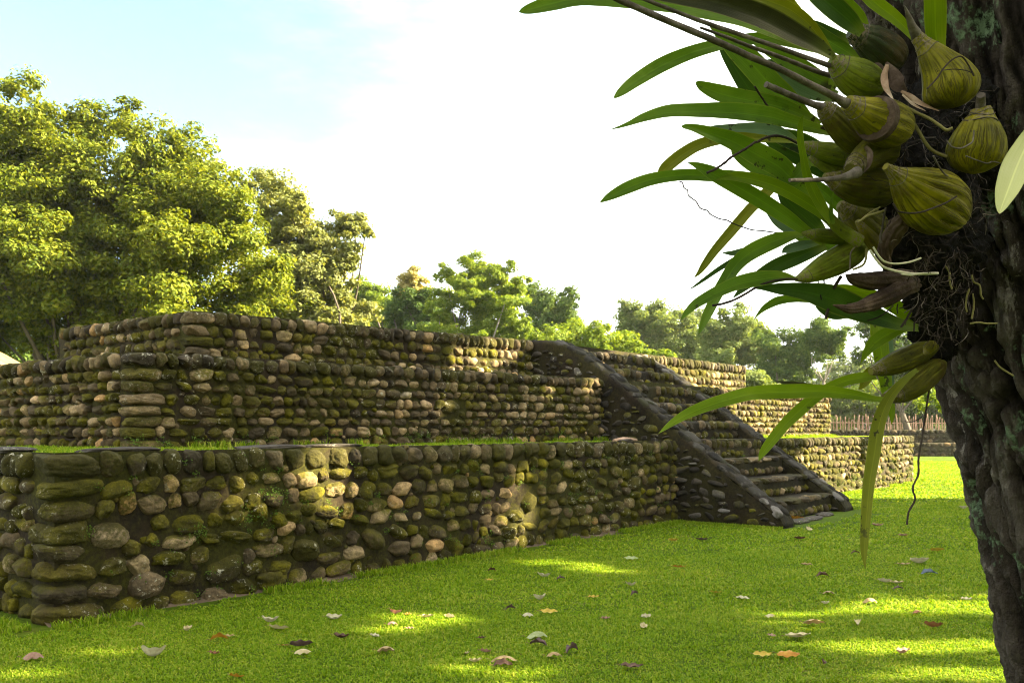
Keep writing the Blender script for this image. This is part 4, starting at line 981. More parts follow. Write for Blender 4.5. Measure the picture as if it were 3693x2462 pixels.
OL = {'mid': orchid_leaf_material('orchid_leaf_green', (.042, .092, .006), (.074, .138, .009), (.112, .182, .016), .34),
      'dark': orchid_leaf_material('orchid_leaf_dark_green', (.018, .044, .005), (.032, .070, .008), (.054, .098, .013), .24),
      'bright': orchid_leaf_material('orchid_leaf_bright_green', (.068, .125, .003), (.108, .170, .004), (.145, .205, .010), .40),
      'yellow': orchid_leaf_material('orchid_leaf_yellow_green', (.085, .100, .004), (.125, .138, .007), (.165, .165, .015), .30),
      'brown': orchid_leaf_material('orchid_leaf_brown_green', (.016, .018, .005), (.028, .030, .007), (.050, .048, .013), .10),  # dark brown green leaf colour, barely translucent
      'blue': orchid_leaf_material('orchid_leaf_grey_green', (.045, .085, .030), (.075, .125, .050), (.115, .165, .08), .22, (1.2, 1.2, .7)),
      'pale': orchid_leaf_material('orchid_leaf_pale_cream_green', (.36, .40, .12), (.50, .50, .20), (.56, .55, .27), .20, (1.1, 1.1, .6))}

leaf_n = 0
def oleaf(reg, pts, y0, y1, col, roll=25, fold=.35, label=None, wave=.05, n=None):
    """strap leaf from base (first) to tip (last); widths are the widths seen in the photo"""
    global leaf_n; leaf_n += 1
    q = catmull(ZP(reg, pts, y0, y1), n or 40); c, w = q[:, :3], np.maximum(q[:, 3], .0004)
    nL = len(c); t = unit(np.gradient(c, axis=0)); view = unit(c - np.array([0, 0, EYE]))
    side = unit(np.cross(t, view)); nrm = np.cross(side, t)                 # nrm points away from / to the lens
    nrm = np.where((nrm * view).sum(1, keepdims=True) > 0, -nrm, nrm)
    k = np.linspace(0, 1, nL); r = math.radians(roll) * (.75 + .5 * np.sin(k * 3.1 + leaf_n))
    half = w / 2 / np.maximum(np.cos(r), .4)
    sd = side * np.cos(r)[:, None] + nrm * np.sin(r)[:, None]; up = np.cross(t, sd); up = np.where((up * nrm).sum(1, keepdims=True) < 0, -up, up)
    ac = np.linspace(-1, 1, 9)
    cup = fold * (np.abs(ac) ** 1.3 - .35); und = wave * np.sin(k * 11 + leaf_n * 1.7)
    V = c[:, None] + sd[:, None] * (half[:, None] * ac)[..., None] + up[:, None] * (half[:, None] * (cup[None] + und[:, None] * ac[None]))[..., None]
    V = V.reshape(-1, 3); th = .0006
    mb = MB(); al = np.repeat(k, 9); aa = np.tile(ac, nL); off = np.repeat(up, 9, 0) * th; gf = grid_faces(nL, 9)
    mb.add(V, gf, 0, along=al, across=aa)
    o = mb.build('leaf', [OL[col]], orchid)
    if label: o['label'] = label
    return o

# --- leaves, base first -> tip last (zoom pixels), distance at base and at tip
oleaf('A', [(2700, 420, 60), (2350, 300, 120), (2000, 150, 165), (1700, 92, 160), (1400, 42, 150), (1000, 5, 140), (600, -22, 145), (350, 28, 128), (180, 72, 95), (90, 95, 55), (48, 106, 0)], 1.40, 1.16, 'mid', 20)
oleaf('B', [(738, 505, 50), (600, 410, 110), (400, 305, 160), (200, 195, 185), (0, 110, 190), (-300, 10, 190), (-700, -70, 180), (-1200, -150, 120), (-1500, -190, 0)], 1.30, 1.10, 'brown', 35, .5)
oleaf('B', [(715, 465, 40), (620, 330, 75), (500, 190, 100), (350, 80, 105), (180, 10, 110), (-100, -90, 100), (-400, -190, 0)], 1.32, 1.2, 'yellow', 30)
oleaf('B', [(700, 440, 25), (600, 310, 50), (500, 200, 70), (400, 80, 80), (280, -60, 80), (150, -190, 0)], 1.36, 1.3, 'yellow', 35)
oleaf('B', [(980, 290, 70), (880, 190, 150), (740, 70, 185), (600, -50, 180), (420, -220, 120), (300, -330, 0)], 1.38, 1.3, 'dark', 15)
oleaf('B', [(1030, 260, 40), (960, 150, 95), (850, 40, 105), (740, -60, 90), (620, -160, 0)], 1.47, 1.45, 'bright', 15)
oleaf('B', [(1445, 350, 45), (1370, 255, 78), (1260, 150, 100), (1140, 60, 112), (1020, -40, 110), (850, -180, 0)], 1.30, 1.2, 'bright', 10)
oleaf('B', [(1640, 420, 120), (1620, 300, 160), (1615, 150, 176), (1612, 0, 180), (1608, -150, 170), (1600, -420, 0)], 1.33, 1.25, 'bright', 5)
oleaf('B', [(960, 520, 60), (820, 430, 110), (600, 300, 130), (420, 170, 130), (250, 40, 110), (100, -80, 0)], 1.50, 1.5, 'mid', 20)
oleaf('B', [(900, 360, 60), (700, 290, 100), (560, 240, 110), (380, 210, 90), (200, 190, 40)], 1.50, 1.5, 'dark', 20)
oleaf('A', conv([(640, 440, 60), (300, 345, 100)], 'B', 'A') + [(2200, 328, 98), (1980, 350, 96), (1800, 385, 96), (1550, 455, 110), (1300, 560, 126), (1080, 692, 112), (950, 790, 80), (890, 838, 34), (870, 849, 0)], 1.42, 1.28, 'mid', 15)
oleaf('A', conv([(780, 1165, 40), (600, 1120, 80), (300, 1040, 120)], 'B', 'A') + [(2200, 1005, 140), (1900, 972, 140), (1600, 966, 118), (1350, 972, 106), (1150, 1020, 76), (1000, 1076, 36), (900, 1108, 16), (835, 1123, 0)], 1.36, 1.18, 'mid', 25, .5)
oleaf('A', conv([(620, 1080, 60), (400, 970, 120)], 'B', 'A') + [(2230, 905, 150), (2000, 860, 152), (1800, 812, 140), (1660, 758, 95), (1600, 722, 48), (1583, 708, 0)], 1.45, 1.40, 'mid', 10)
oleaf('B', [(140, 960, 60), (60, 850, 140), (-10, 750, 150), (-110, 600, 120), (-200, 450, 90), (-290, 300, 0)], 1.52, 1.5, 'dark', 10)
oleaf('A', conv([(620, 1130, 40), (500, 1030, 110), (320, 860, 190)], 'B', 'A') + [(2230, 740, 205), (2090, 580, 205), (1950, 440, 180), (1830, 330, 120), (1700, 230, 0)], 1.47, 1.45, 'mid', 12)
oleaf('B', [(760, 840, 90), (580, 780, 170), (400, 690, 190), (250, 585, 140), (170, 548, 70), (120, 530, 0)], 1.50, 1.48, 'blue', 10)
oleaf('B', [(760, 760, 70), (600, 680, 130), (400, 560, 150), (200, 440, 115), (60, 370, 50), (-60, 320, 0)], 1.46, 1.45, 'mid', 15)
oleaf('C', conv([(640, 1440, 50), (520, 1400, 90)], 'B', 'C') + [(1830, 340, 150), (1700, 240, 186)] + conv([(2100, 1330, 186), (1900, 1222, 150), (1700, 1152, 104), (1560, 1108, 64), (1480, 1098, 36), (1455, 1105, 0)], 'A', 'C'), 1.40, 1.30, 'mid', 12)
oleaf('B', [(430, 1240, 40), (330, 1180, 80), (180, 1130, 110), (20, 1120, 100), (-150, 1120, 80), (-300, 1110, 40), (-350, 1105, 0)], 1.44, 1.42, 'blue', 25)
oleaf('C', conv([(430, 1225, 30), (150, 1205, 60)], 'B', 'C') + [(1350, -10, 80), (1150, 18, 92), (1000, 62, 100), (880, 130, 104), (780, 205, 104), (700, 280, 90), (640, 370, 0)], 1.42, 1.36, 'yellow', 20)
oleaf('C', [(1950, 560, 50), (1750, 440, 90), (1550, 365, 100), (1350, 335, 102), (1100, 320, 104), (850, 316, 96), (600, 352, 104), (400, 422, 106), (260, 490, 78), (190, 530, 40), (148, 557, 0)], 1.42, 1.22, 'mid', 18)
oleaf('C', [(2080, 900, 60), (1920, 790, 90), (1750, 668, 122), (1550, 538, 134), (1350, 422, 134), (1150, 312, 122), (1020, 246, 72), (950, 218, 30), (903, 209, 0)], 1.38, 1.26, 'mid', 15)
oleaf('C', [(2190, 760, 70), (2080, 650, 92), (1950, 560, 104), (1780, 460, 110), (1600, 385, 112), (1400, 338, 92), (1260, 335, 52), (1155, 358, 0)], 1.34, 1.28, 'bright', 20)
oleaf('C', [(2050, 520, 60), (1930, 430, 110), (1800, 360, 140), (1650, 295, 160), (1500, 225, 156), (1390, 165, 120), (1320, 120, 70), (1292, 100, 20)], 1.43, 1.40, 'mid', 10)
oleaf('C', [(2100, 840, 70), (2000, 750, 150), (1880, 640, 176), (1780, 540, 140), (1720, 480, 70), (1695, 452, 0)], 1.50, 1.48, 'dark', 8)
oleaf('C', [(1920, 850, 40), (1800, 770, 120), (1700, 700, 120), (1630, 655, 60), (1585, 632, 0)], 1.52, 1.52, 'blue', 10)
oleaf('C', [(1760, 300, 50), (1640, 420, 90), (1540, 525, 92), (1440, 625, 92), (1300, 790, 92), (1150, 965, 78), (1060, 1090, 62), (1010, 1160, 36), (962, 1209, 0)], 1.55, 1.50, 'yellow', 10, .2)
oleaf('C', [(1750, 850, 40), (1560, 930, 60), (1400, 1005, 55), (1200, 1118, 42), (1050, 1222, 30), (970, 1278, 16), (913, 1312, 0)], 1.50, 1.36, 'dark', 40)
oleaf('C', [(1915, 818, 30), (1800, 845, 80), (1680, 880, 125), (1540, 940, 140), (1420, 1010, 136), (1320, 1105, 124), (1240, 1230, 112), (1170, 1345, 98)] + conv([(600, 330, 82), (560, 420, 52), (540, 465, 30), (528, 497, 0)], 'E', 'C'), 1.42, 1.30, 'mid', 18)
oleaf('C', [(2110, 930, 60), (1980, 975, 116), (1820, 1045, 130), (1650, 1120, 122), (1500, 1215, 95), (1380, 1310, 55), (1297, 1386, 0)], 1.48, 1.44, 'dark', 15)
oleaf('C', [(2050, 900, 40), (1930, 920, 78), (1830, 945, 84), (1760, 970, 60), (1728, 992, 0)], 1.45, 1.45, 'blue', 20)
oleaf('C', [(1860, 1215, 20), (1720, 1195, 84), (1550, 1215, 132), (1350, 1256, 124), (1200, 1316, 104), (1080, 1376, 92), (980, 1436, 78)] + conv([(430, 300, 54), (392, 345, 26), (367, 373, 0)], 'E', 'C'), 1.36, 1.22, 'mid', 15, .5)
oleaf('E', conv([(1470, 440, 60)], 'F', 'E') + [(2240, 400, 110), (2050, 335, 160), (1850, 255, 214), (1650, 178, 226), (1430, 122, 150), (1200, 98, 90), (1080, 92, 40), (1000, 98, 0)], 1.47, 1.35, 'dark', 15, .3)
oleaf('E', [(2420, 400, 70), (2300, 300, 120), (2130, 200, 116), (1960, 135, 90), (1790, 90, 60), (1640, 74, 0)], 1.55, 1.52, 'bright', 15)
oleaf('E', [(1560, 210, 30), (1370, 190, 50), (1230, 198, 74), (1120, 250, 58), (1050, 310, 26), (1000, 374, 0)], 1.58, 1.56, 'mid', 15)
oleaf('E', [(1850, 330, 40), (1700, 320, 90), (1600, 285, 60), (1530, 248, 0)], 1.56, 1.56, 'dark', 15)
oleaf('E', [(2420, 440, 40), (2300, 442, 70), (2170, 488, 120), (2060, 560, 122), (1985, 648, 70), (1950, 705, 30), (1927, 748, 0)], 1.52, 1.48, 'bright', 10)
oleaf('E', [(2080, 340, 130), (2090, 500, 140), (2110, 660, 132), (2140, 850, 110), (2160, 990, 95), (2190, 1120, 72), (2200, 1210, 40), (2195, 1278, 0)], 1.58, 1.56, 'bright', 8, .25)
oleaf('E', [(2170, 400, 60), (2175, 550, 66), (2190, 700, 60), (2200, 900, 40), (2210, 1000, 0)], 1.62, 1.6, 'blue', 8, .25)
oleaf('E', [(2075, 775, 60), (2010, 830, 100), (1965, 905, 80), (1935, 950, 40), (1910, 968, 0)], 1.58, 1.57, 'yellow', 8)
oleaf('E', [(2060, 850, 60), (1930, 868, 92), (1800, 895, 90), (1650, 960, 92), (1500, 1065, 100), (1390, 1160, 108), (1280, 1265, 100), (1180, 1385, 92), (1100, 1490, 74), (1065, 1550, 40), (1046, 1592, 0)], 1.50, 1.42, 'bright', 15, .3)
oleaf('E', [(2190, 1062, 40), (2050, 1050, 52), (1850, 1012, 84), (1600, 986, 112), (1300, 988, 126), (1000, 1003, 120), (800, 1050, 114), (600, 1112, 104), (420, 1188, 84), (290, 1268, 54), (220, 1320, 26), (176, 1354, 0)], 1.46, 1.28, 'bright', 22, .4)
oleaf('E', [(1560, 940, 20), (1440, 930, 36), (1300, 918, 34), (1180, 896, 0)], 1.47, 1.4, 'brown', 30)
oleaf('E', [(2420, 800, 40), (2330, 870, 56), (2250, 950, 74), (2180, 1040, 88), (2115, 1180, 104), (2075, 1330, 112), (2050, 1500, 110), (2005, 1780, 98), (1978, 2080, 84), (1962, 2320, 66), (1962, 2430, 38), (1970, 2522, 0)], 1.44, 1.34, 'yellow', 15, .4)
oleaf('D', [(2500, -150, 90), (2410, 40, 180), (2320, 240, 230), (2245, 440, 196), (2200, 560, 120), (2180, 620, 60), (2172, 650, 10)], 1.15, 1.10, 'pale', 12, .25, 'broad pale cream green leaf at the right edge')
oleaf('D', [(720, 720, 60), (640, 600, 86), (560, 450, 92), (500, 300, 74)] + conv([(470, 1340, 58), (448, 1220, 56), (446, 1100, 48), (460, 1030, 26), (482, 985, 0)], 'B', 'D'), 1.30, 1.24, 'bright', 10)
oleaf('D', [(730, 740, 36), (714, 660, 36), (714, 560, 30), (724, 500, 18), (738, 448, 0)], 1.30, 1.28, 'mid', 10)
oleaf('C', [(1520, 950, 30), (1400, 970, 50), (1300, 992, 44), (1215, 988, 10)], 1.54, 1.52, 'blue', 20)
oleaf('D', [(980, 780, 60), (860, 650, 100), (720, 520, 110), (600, 420, 90), (480, 360, 40)], 1.48, 1.46, 'mid', 15)
oleaf('C', [(2300, 380, 80), (2100, 250, 190), (1900, 140, 200), (1700, 60, 140), (1560, 10, 0)], 1.56, 1.54, 'dark', 8)
oleaf('B', [(760, 1420, 80), (600, 1320, 160), (420, 1230, 170), (260, 1180, 120), (150, 1150, 0)], 1.54, 1.54, 'dark', 8)
oleaf('D', [(900, 420, 60), (760, 300, 130), (640, 180, 150), (520, 60, 120), (420, -60, 0)], 1.56, 1.56, 'dark', 8)
oleaf('D', [(960, 860, 50), (860, 740, 110), (820, 640, 100), (780, 560, 0)], 1.54, 1.54, 'dark', 8)
oleaf('D', [(1000, 1000, 60), (820, 930, 130), (640, 880, 150), (460, 840, 110), (320, 800, 0)], 1.55, 1.55, 'mid', 8)

# --- bulbs
def bulb_material(name, c0, c1, c2, veins=.7):
    m, t = material(name); n = N(t); o = n.obj(); al = n.attr('along'); an_ = n.attr('angle')
    cb = n.node('ShaderNodeCombineXYZ'); n.put(cb.inputs[0], n.math('MULTIPLY', n.math('SINE', n.math('MULTIPLY', an_, 6.2832)), 5.5)); n.put(cb.inputs[1], n.math('MULTIPLY', n.math('COSINE', n.math('MULTIPLY', an_, 6.2832)), 5.5)); n.put(cb.inputs[2], n.math('MULTIPLY', al, 1.6))
    ve = n.noise(1.0, 4, .6, cb.outputs[0], 1.2); mo = n.noise(28, 5, .65, o)
    col = n.ramp(mo, [(.3, c0), (.5, c1), (.72, c2)])
    line = n.math('SUBTRACT', 1.0, n.step(n.math('ABSOLUTE', n.math('SUBTRACT', ve, .5)), .006, .040)); line = n.math('MULTIPLY', line, n.step(al, .22, .4))
    col = n.mix(n.math('MULTIPLY', line, veins), col, (.055, .038, .010))
    br = n.step(n.noise(13, 6, .75, n.scaled(o, (1, 1, 1), (4, 2, 9))), .52, .66); col = n.mix(n.math('MULTIPLY', br, .7), col, (.070, .042, .010)); sp = n.step(n.noise(120, 3, .6, o), .66, .72); col = n.mix(n.math('MULTIPLY', sp, .8), col, (.02, .014, .006))
    top = n.math('SUBTRACT', 1.0, n.step(al, .12, .34)); scal = n.noise(1, 3, .7, n.scaled(cb.outputs[0], (.5, .5, 16)))
    col = n.mix(n.math('MULTIPLY', top, n.step(scal, .42, .6)), col, (.17, .13, .075))
    n.out(col, .55, n.bump(n.math('ADD', n.math('MULTIPLY', line, -1.0), n.math('MULTIPLY', mo, .5)), .7, .005), .12); return m
BM = {'yellow': bulb_material('ripe_yellow_bulb', (.080, .073, .002), (.150, .134, .002), (.230, .192, .004), .62), 'olive': bulb_material('olive_bulb', (.042, .042, .002), (.080, .078, .003), (.125, .116, .007), .5),
      'green': bulb_material('young_green_bulb', (.075, .100, .004), (.125, .155, .006), (.175, .205, .014), .3), 'dark': bulb_material('dark_green_bulb', (.010, .016, .004), (.022, .030, .007), (.036, .045, .012), .5)}
M['husk'] = plain('dry_brown_husk', [(.3, (.022, .014, .009)), (.5, (.060, .038, .024)), (.72, (.14, .10, .07))], 22, stretch=(1, 1, 1), bump=.9, bscale=70, bdist=.006)
M['stalk'] = plain('dry_grey_stalk', [(.3, (.030, .024, .018)), (.5, (.085, .068, .050)), (.72, (.20, .17, .135))], 30, bump=.7, bscale=80, bdist=.004)
M['root'] = plain('dark_root', [(.3, (.014, .010, .007)), (.6, (.045, .032, .022)), (.8, (.10, .075, .05))], 25)
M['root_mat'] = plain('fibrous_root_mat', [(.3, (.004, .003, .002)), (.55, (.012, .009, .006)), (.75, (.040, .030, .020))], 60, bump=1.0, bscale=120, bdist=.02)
M['root_olive'] = plain('olive_root', [(.3, (.10, .085, .025)), (.6, (.20, .175, .06))], 20)
M['root_white'] = plain('white_root', [(.3, (.42, .38, .25)), (.6, (.66, .62, .46))], 20)
def bulb(reg, pts, y0, y1, col, stalk=None, seed=0, ridges=13, amp=.075, label=None):
    q = ZP(reg, pts, y0, y1); mb = MB()
    tube(mb, q[:, :3], q[:, 3], 46, 64, 0, rough=.035, ridges=ridges, ridge_amp=amp, seed=seed)
    o = mb.build('pseudobulb', [BM[col] if col in BM else M[col]], orchid)
    if label: o['label'] = label
    # rings of old leaf scars round the neck
    c = catmull(q, 40); 
    if col in BM:
        mb = MB()
        for k in (3, 6, 9):
            ctr, r = c[k, :3], c[k, 3] * 1.03; t = unit(c[k + 1, :3] - c[k - 1, :3]); x = unit(np.cross(t, [0.1, -.8, .5])); y = np.cross(t, x); a = np.linspace(0, 2 * np.pi, 26)
            ring = ctr + r * (np.cos(a)[:, None] * x + np.sin(a)[:, None] * y) + t * (np.sin(a * 3 + k) * r * .08)[:, None]
            tube(mb, ring, np.full(26, r * .035), 52, 6, rough=.3, seed=k, cap=False)
        mb.build('neck_ring', [M['stalk']], o)
    if stalk:
        sreg, sp, sy0, sy1 = stalk; sq = ZP(sreg, sp, sy0, sy1); mb = MB(); tube(mb, sq[:, :3], sq[:, 3], 40, 10, 0, rough=.16, seed=seed); mb.build('flower_stalk', [M['stalk']], o)
    return o
bulb('B', [(1455, 320, 55), (1500, 375, 68), (1560, 450, 105), (1640, 560, 160), (1710, 670, 215), (1755, 770, 238), (1785, 850, 200), (1798, 900, 110), (1802, 925, 5)], 1.27, 1.27, 'yellow', ('B', [(1460, 325, 50), (1410, 220, 34), (1375, 120, 18), (1345, 45, 3)], 1.27, 1.24), 1)
bulb('B', [(2005, 930, 78), (2010, 990, 104), (2000, 1080, 165), (1985, 1200, 225), (1970, 1310, 242), (1950, 1410, 205), (1940, 1480, 110), (1935, 1510, 5)], 1.25, 1.27, 'yellow', ('B', [(2005, 960, 44), (2008, 890, 40), (2012, 825, 38)], 1.25, 1.23), 2)
bulb('B', [(850, 890, 68), (890, 915, 84), (960, 955, 120), (1060, 1010, 172), (1170, 1060, 200), (1280, 1105, 180), (1350, 1140, 110), (1385, 1160, 5)], 1.21, 1.26, 'yellow', ('B', [(860, 905, 46), (780, 860, 36), (700, 815, 31), (500, 715, 29), (250, 590, 28), (0, 485, 28), (-300, 350, 28), (-600, 225, 28), (-1000, 55, 27), (-1250, -60, 25)], 1.21, 1.02), 3)
bulb('B', [(640, 920, 62), (680, 965, 85), (760, 1050, 112), (860, 1150, 130), (970, 1240, 120), (1040, 1290, 60)], 1.29, 1.32, 'olive', ('B', [(650, 930, 36), (560, 905, 28), (420, 850, 27), (280, 790, 26), (150, 733, 26)], 1.29, 1.22), 4)
bulb('B', [(720, 515, 50), (765, 560, 88), (850, 625, 138), (950, 685, 165), (1050, 725, 148), (1130, 755, 90), (1160, 770, 10)], 1.30, 1.33, 'green', None, 5, 9, .05)
bulb('B', [(880, 270, 60), (960, 310, 100), (1080, 380, 150), (1200, 470, 165), (1290, 540, 120), (1330, 570, 20)], 1.43, 1.45, 'dark', None, 6)
bulb('D', [(650, 330, 34), (720, 350, 66), (820, 385, 118), (950, 410, 165), (1090, 420, 178), (1210, 425, 150), (1280, 430, 20)], 1.32, 1.34, 'olive', None, 7)
bulb('D', [(885, 275, 62), (930, 230, 92), (1000, 170, 118), (1090, 120, 140), (1190, 100, 140), (1270, 95, 20)], 1.25, 1.31, 'olive', ('D', [(940, 290, 48), (880, 315, 40), (800, 338, 27), (650, 354, 21), (500, 358, 18), (355, 360, 16)], 1.23, 1.14), 8)
bulb('D', [(1185, 240, 34), (1230, 275, 48), (1290, 325, 86), (1370, 390, 158), (1470, 465, 232), (1580, 535, 272), (1690, 600, 252), (1780, 655, 180), (1850, 700, 70), (1870, 715, 5)], 1.21, 1.28, 'yellow', None, 9, 15, .17, 'large ribbed yellow brown bulb, lowest of the big ones')
bulb('D', [(470, 62, 40), (560, 85, 62), (680, 115, 84), (800, 140, 92), (900, 155, 80), (960, 165, 20)], 1.36, 1.36, 'green', None, 10, 7, .03)
bulb('D', [(530, 155, 20), (600, 195, 46), (700, 250, 62), (800, 290, 60), (860, 320, 20)], 1.38, 1.38, 'green', None, 11, 7, .03)
bulb('D', [(462, 815, 10), (540, 828, 42), (640, 840, 62), (740, 850, 66), (840, 862, 56), (920, 870, 30)], 1.36, 1.38, 'green', None, 12, 7, .03)
bulb('D', [(405, 1216, 20), (470, 1198, 48), (560, 1160, 84), (680, 1100, 112), (800, 1040, 122), (910, 980, 110), (1000, 930, 60)], 1.35, 1.40, 'green', None, 13, 9, .04)
bulb('D', [(780, 570, 36), (860, 620, 92), (960, 700, 142), (1060, 790, 160), (1140, 870, 120), (1180, 920, 30)], 1.42, 1.44, 'olive', None, 14)
bulb('D', [(940, 710, 22), (990, 780, 44), (1060, 870, 62), (1120, 950, 60), (1150, 990, 20)], 1.35, 1.37, 'yellow', None, 15, 7, .05)
bulb('F', [(1055, 812, 34), (1110, 798, 52), (1200, 768, 84), (1320, 720, 104), (1440, 668, 100), (1540, 628, 80), (1620, 600, 40)], 1.48, 1.52, 'olive', None, 16, 9, .04)
bulb('F', [(1180, 1042, 42), (1250, 1022, 66), (1340, 985, 98), (1440, 920, 116), (1540, 845, 112), (1630, 780, 84), (1690, 740, 30)], 1.46, 1.52, 'olive', None, 17, 9, .04)
bulb('F', [(1520, 665, 10), (1545, 635, 40), (1580, 590, 52), (1610, 560, 20)], 1.45, 1.45, 'yellow', None, 18, 7, .03)
mb = MB(); q = ZP('D', [(960, 890, 58), (860, 830, 56), (780, 770, 54), (710, 700, 50), (650, 620, 42)], 1.33, 1.31); tube(mb, q[:, :3], q[:, 3], 24, 20); mb.build('new_shoot', [BM['green']], orchid)
# withered bulbs, sheaths and bracts
for k, (reg, pts, a, b) in enumerate([('D', [(1340, 660, 30), (1300, 740, 84), (1235, 850, 82), (1185, 950, 70), (1175, 1030, 58), (1200, 1110, 40), (1190, 1150, 5)], 1.30, 1.36), ('D', [(840, 1178, 6), (890, 1205, 40), (960, 1225, 64), (1070, 1232, 80), (1200, 1222, 80), (1340, 1195, 70), (1440, 1160, 20)], 1.37, 1.42),
                                      ('D', [(730, 1440, 4), (790, 1455, 24), (870, 1470, 42), (1000, 1445, 60), (1140, 1390, 80), (1280, 1320, 94), (1420, 1260, 80)], 1.33, 1.42)]):
    q = ZP(reg, pts, a, b); mb = MB(); tube(mb, q[:, :3], q[:, 3], 44, 40, rough=.20, ridges=9, ridge_amp=.25, seed=20 + k); o = mb.build('withered_bulb', [M['husk']], orchid); o['label'] = 'dark shrivelled brown bulb'
def band(reg, pts, a, b, mat, name, rough=.12, rel=()):
    q = ZP(reg, pts, a, b); mb = MB(); tube(mb, q[:, :3], q[:, 3], 30, 24, rough=rough, seed=int(pts[0][0])); return mb.build(name, [M[mat]], orchid)
band('B', [(1050, 692, 148), (1075, 705, 140), (1120, 725, 122), (1160, 745, 90)], 1.325, 1.34, 'husk', 'dark_sheath')
band('B', [(1088, 1022, 186), (1104, 1030, 192), (1118, 1037, 194)], 1.221, 1.228, 'husk', 'dark_band', .03)
M['bract'] = plain('dry_papery_bract', [(.3, (.12, .06, .035)), (.5, (.30, .19, .12)), (.72, (.58, .47, .35))], 14)
def ribbon(reg, pts, a, b, mat, name):
    q = catmull(ZP(reg, pts, a, b), 26); c, w = q[:, :3], q[:, 3]; t = unit(np.gradient(c, axis=0)); view = unit(c - np.array([0, 0, EYE])); s = unit(np.cross(t, view)); u = np.linspace(-1, 1, 5)
    nr_ = np.cross(s, t); V = c[:, None] + s[:, None] * (w[:, None] * .5 * u)[..., None] + nr_[:, None] * (w[:, None] * .35 * (u ** 2)[None] * np.sin(np.linspace(0, 6, 26))[:, None])[..., None]
    mb = MB(); mb.add(V.reshape(-1, 3), grid_faces(26, 5)); return mb.build(name, [M[mat]], orchid)
ribbon('B', [(1200, 560, 30), (1175, 660, 60), (1190, 760, 50), (1250, 860, 10)], 1.29, 1.27, 'bract', 'bract')
ribbon('B', [(1190, 540, 20), (1250, 640, 110), (1300, 740, 120), (1370, 790, 20)], 1.31, 1.29, 'husk', 'bract')
ribbon('B', [(1320, 790, 20), (1400, 840, 50), (1500, 900, 34), (1650, 962, 6)], 1.29, 1.27, 'bract', 'bract')
ribbon('B', [(1330, 820, 14), (1420, 900, 22), (1530, 960, 6)], 1.28, 1.27, 'bract', 'bract')
ribbon('B', [(620, 1110, 10), (700, 1105, 60), (780, 1120, 20)], 1.31, 1.31, 'husk', 'bract')
ribbon('D', [(840, 110, 60), (880, 90, 70), (940, 110, 30)], 1.33, 1.33, 'husk', 'bract')
ribbon('D', [(1010, 70, 30), (1050, 130, 50), (1040, 220, 40), (1000, 290, 10)], 1.20, 1.20, 'husk', 'bract')

# --- stalks, twigs and roots
def stem(name, mat, reg, pts, a, b, rough=.15, n=40, sides=7):
    q = ZP(reg, pts, a, b); mb = MB(); tube(mb, q[:, :3], q[:, 3] * .5, n, sides, rough=rough, seed=int(pts[0][0]) % 97); return mb.build(name, [M[mat]], orchid)
stem('flower_stalk', 'stalk', 'B', [(700, 570, 46), (500, 500, 40), (250, 410, 40), (0, 325, 38), (-300, 225, 38), (-520, 145, 36), (-800, 35, 34), (-1000, -40, 30)], 1.30, 1.12)
stem('flower_stalk', 'stalk', 'B', [(730, 665, 44), (560, 610, 40), (400, 545, 38), (200, 470, 36), (0, 400, 34), (-200, 320, 30), (-420, 240, 20)], 1.34, 1.30)
tw = lambda pts, w: [(x, y, w) for x, y in pts]
stem('twig', 'root', 'C', tw([(840, 370), (866, 382), (880, 425), (912, 448), (920, 492), (985, 545), (1022, 602), (1080, 622), (1110, 655), (1182, 692), (1252, 706), (1310, 736), (1392, 766), (1470, 790), (1560, 798), (1700, 815), (1900, 825)], 11), 1.46, 1.46, .4, 90)
stem('twig', 'root', 'C', tw([(1500, 30), (1375, 112), (1290, 160), (1225, 215), (1150, 265), (1078, 296)], 22), 1.24, 1.22, .55, 60)
stem('twig', 'root', 'C', tw([(1860, 1218), (1760, 1215), (1600, 1245), (1500, 1290), (1400, 1350), (1300, 1400), (1200, 1432), (1130, 1442)], 20), 1.34, 1.28, .35, 60)
stem('twig', 'root', 'B', tw([(420, 1240), (330, 1195), (230, 1175), (140, 1195), (72, 1232)], 22), 1.30, 1.28)
stem('twig', 'root', 'A', tw([(2090, 748), (2130, 810), (2170, 870), (2212, 930)], 18), 1.40, 1.42, .4)
stem('hanging_root', 'root', 'F', tw([(1600, 880), (1568, 930), (1555, 1020), (1535, 1150), (1515, 1290), (1500, 1400), (1470, 1560), (1468, 1700), (1420, 1820), (1440, 1920), (1385, 2030), (1370, 2140)], 17), 1.50, 1.46, .5, 90)
stem('hanging_root', 'root', 'F', tw([(1520, 1190), (1470, 1225), (1410, 1250), (1350, 1244)], 8), 1.47, 1.45, .4)
stem('aerial_root', 'root_olive', 'B', tw([(1365, 975), (1420, 1050), (1480, 1150), (1520, 1220), (1570, 1285), (1640, 1330), (1715, 1355)], 30), 1.27, 1.27, .12)
stem('aerial_root', 'root_olive', 'B', tw([(1340, 915), (1450, 975), (1560, 1025), (1650, 1085), (1710, 1125), (1765, 1110)], 28), 1.26, 1.24, .12)
stem('aerial_root', 'root_white', 'D', tw([(1050, 965), (1100, 1040), (1160, 1105), (1240, 1135), (1330, 1155), (1450, 1170), (1640, 1166)], 22), 1.31, 1.33, .12)
stem('aerial_root', 'root_white', 'D', tw([(1320, 1170), (1400, 1180), (1500, 1165), (1640, 1160)], 14), 1.31, 1.33, .12)
stem('aerial_root', 'root_white', 'D', tw([(1080, 940), (1130, 1020), (1180, 1065), (1270, 1082), (1390, 1068), (1490, 1034)], 18), 1.30, 1.33, .12)
stem('aerial_root', 'root_olive', 'D', tw([(950, 722), (1040, 665), (1110, 645), (1172, 622)], 20), 1.27, 1.27, .12)
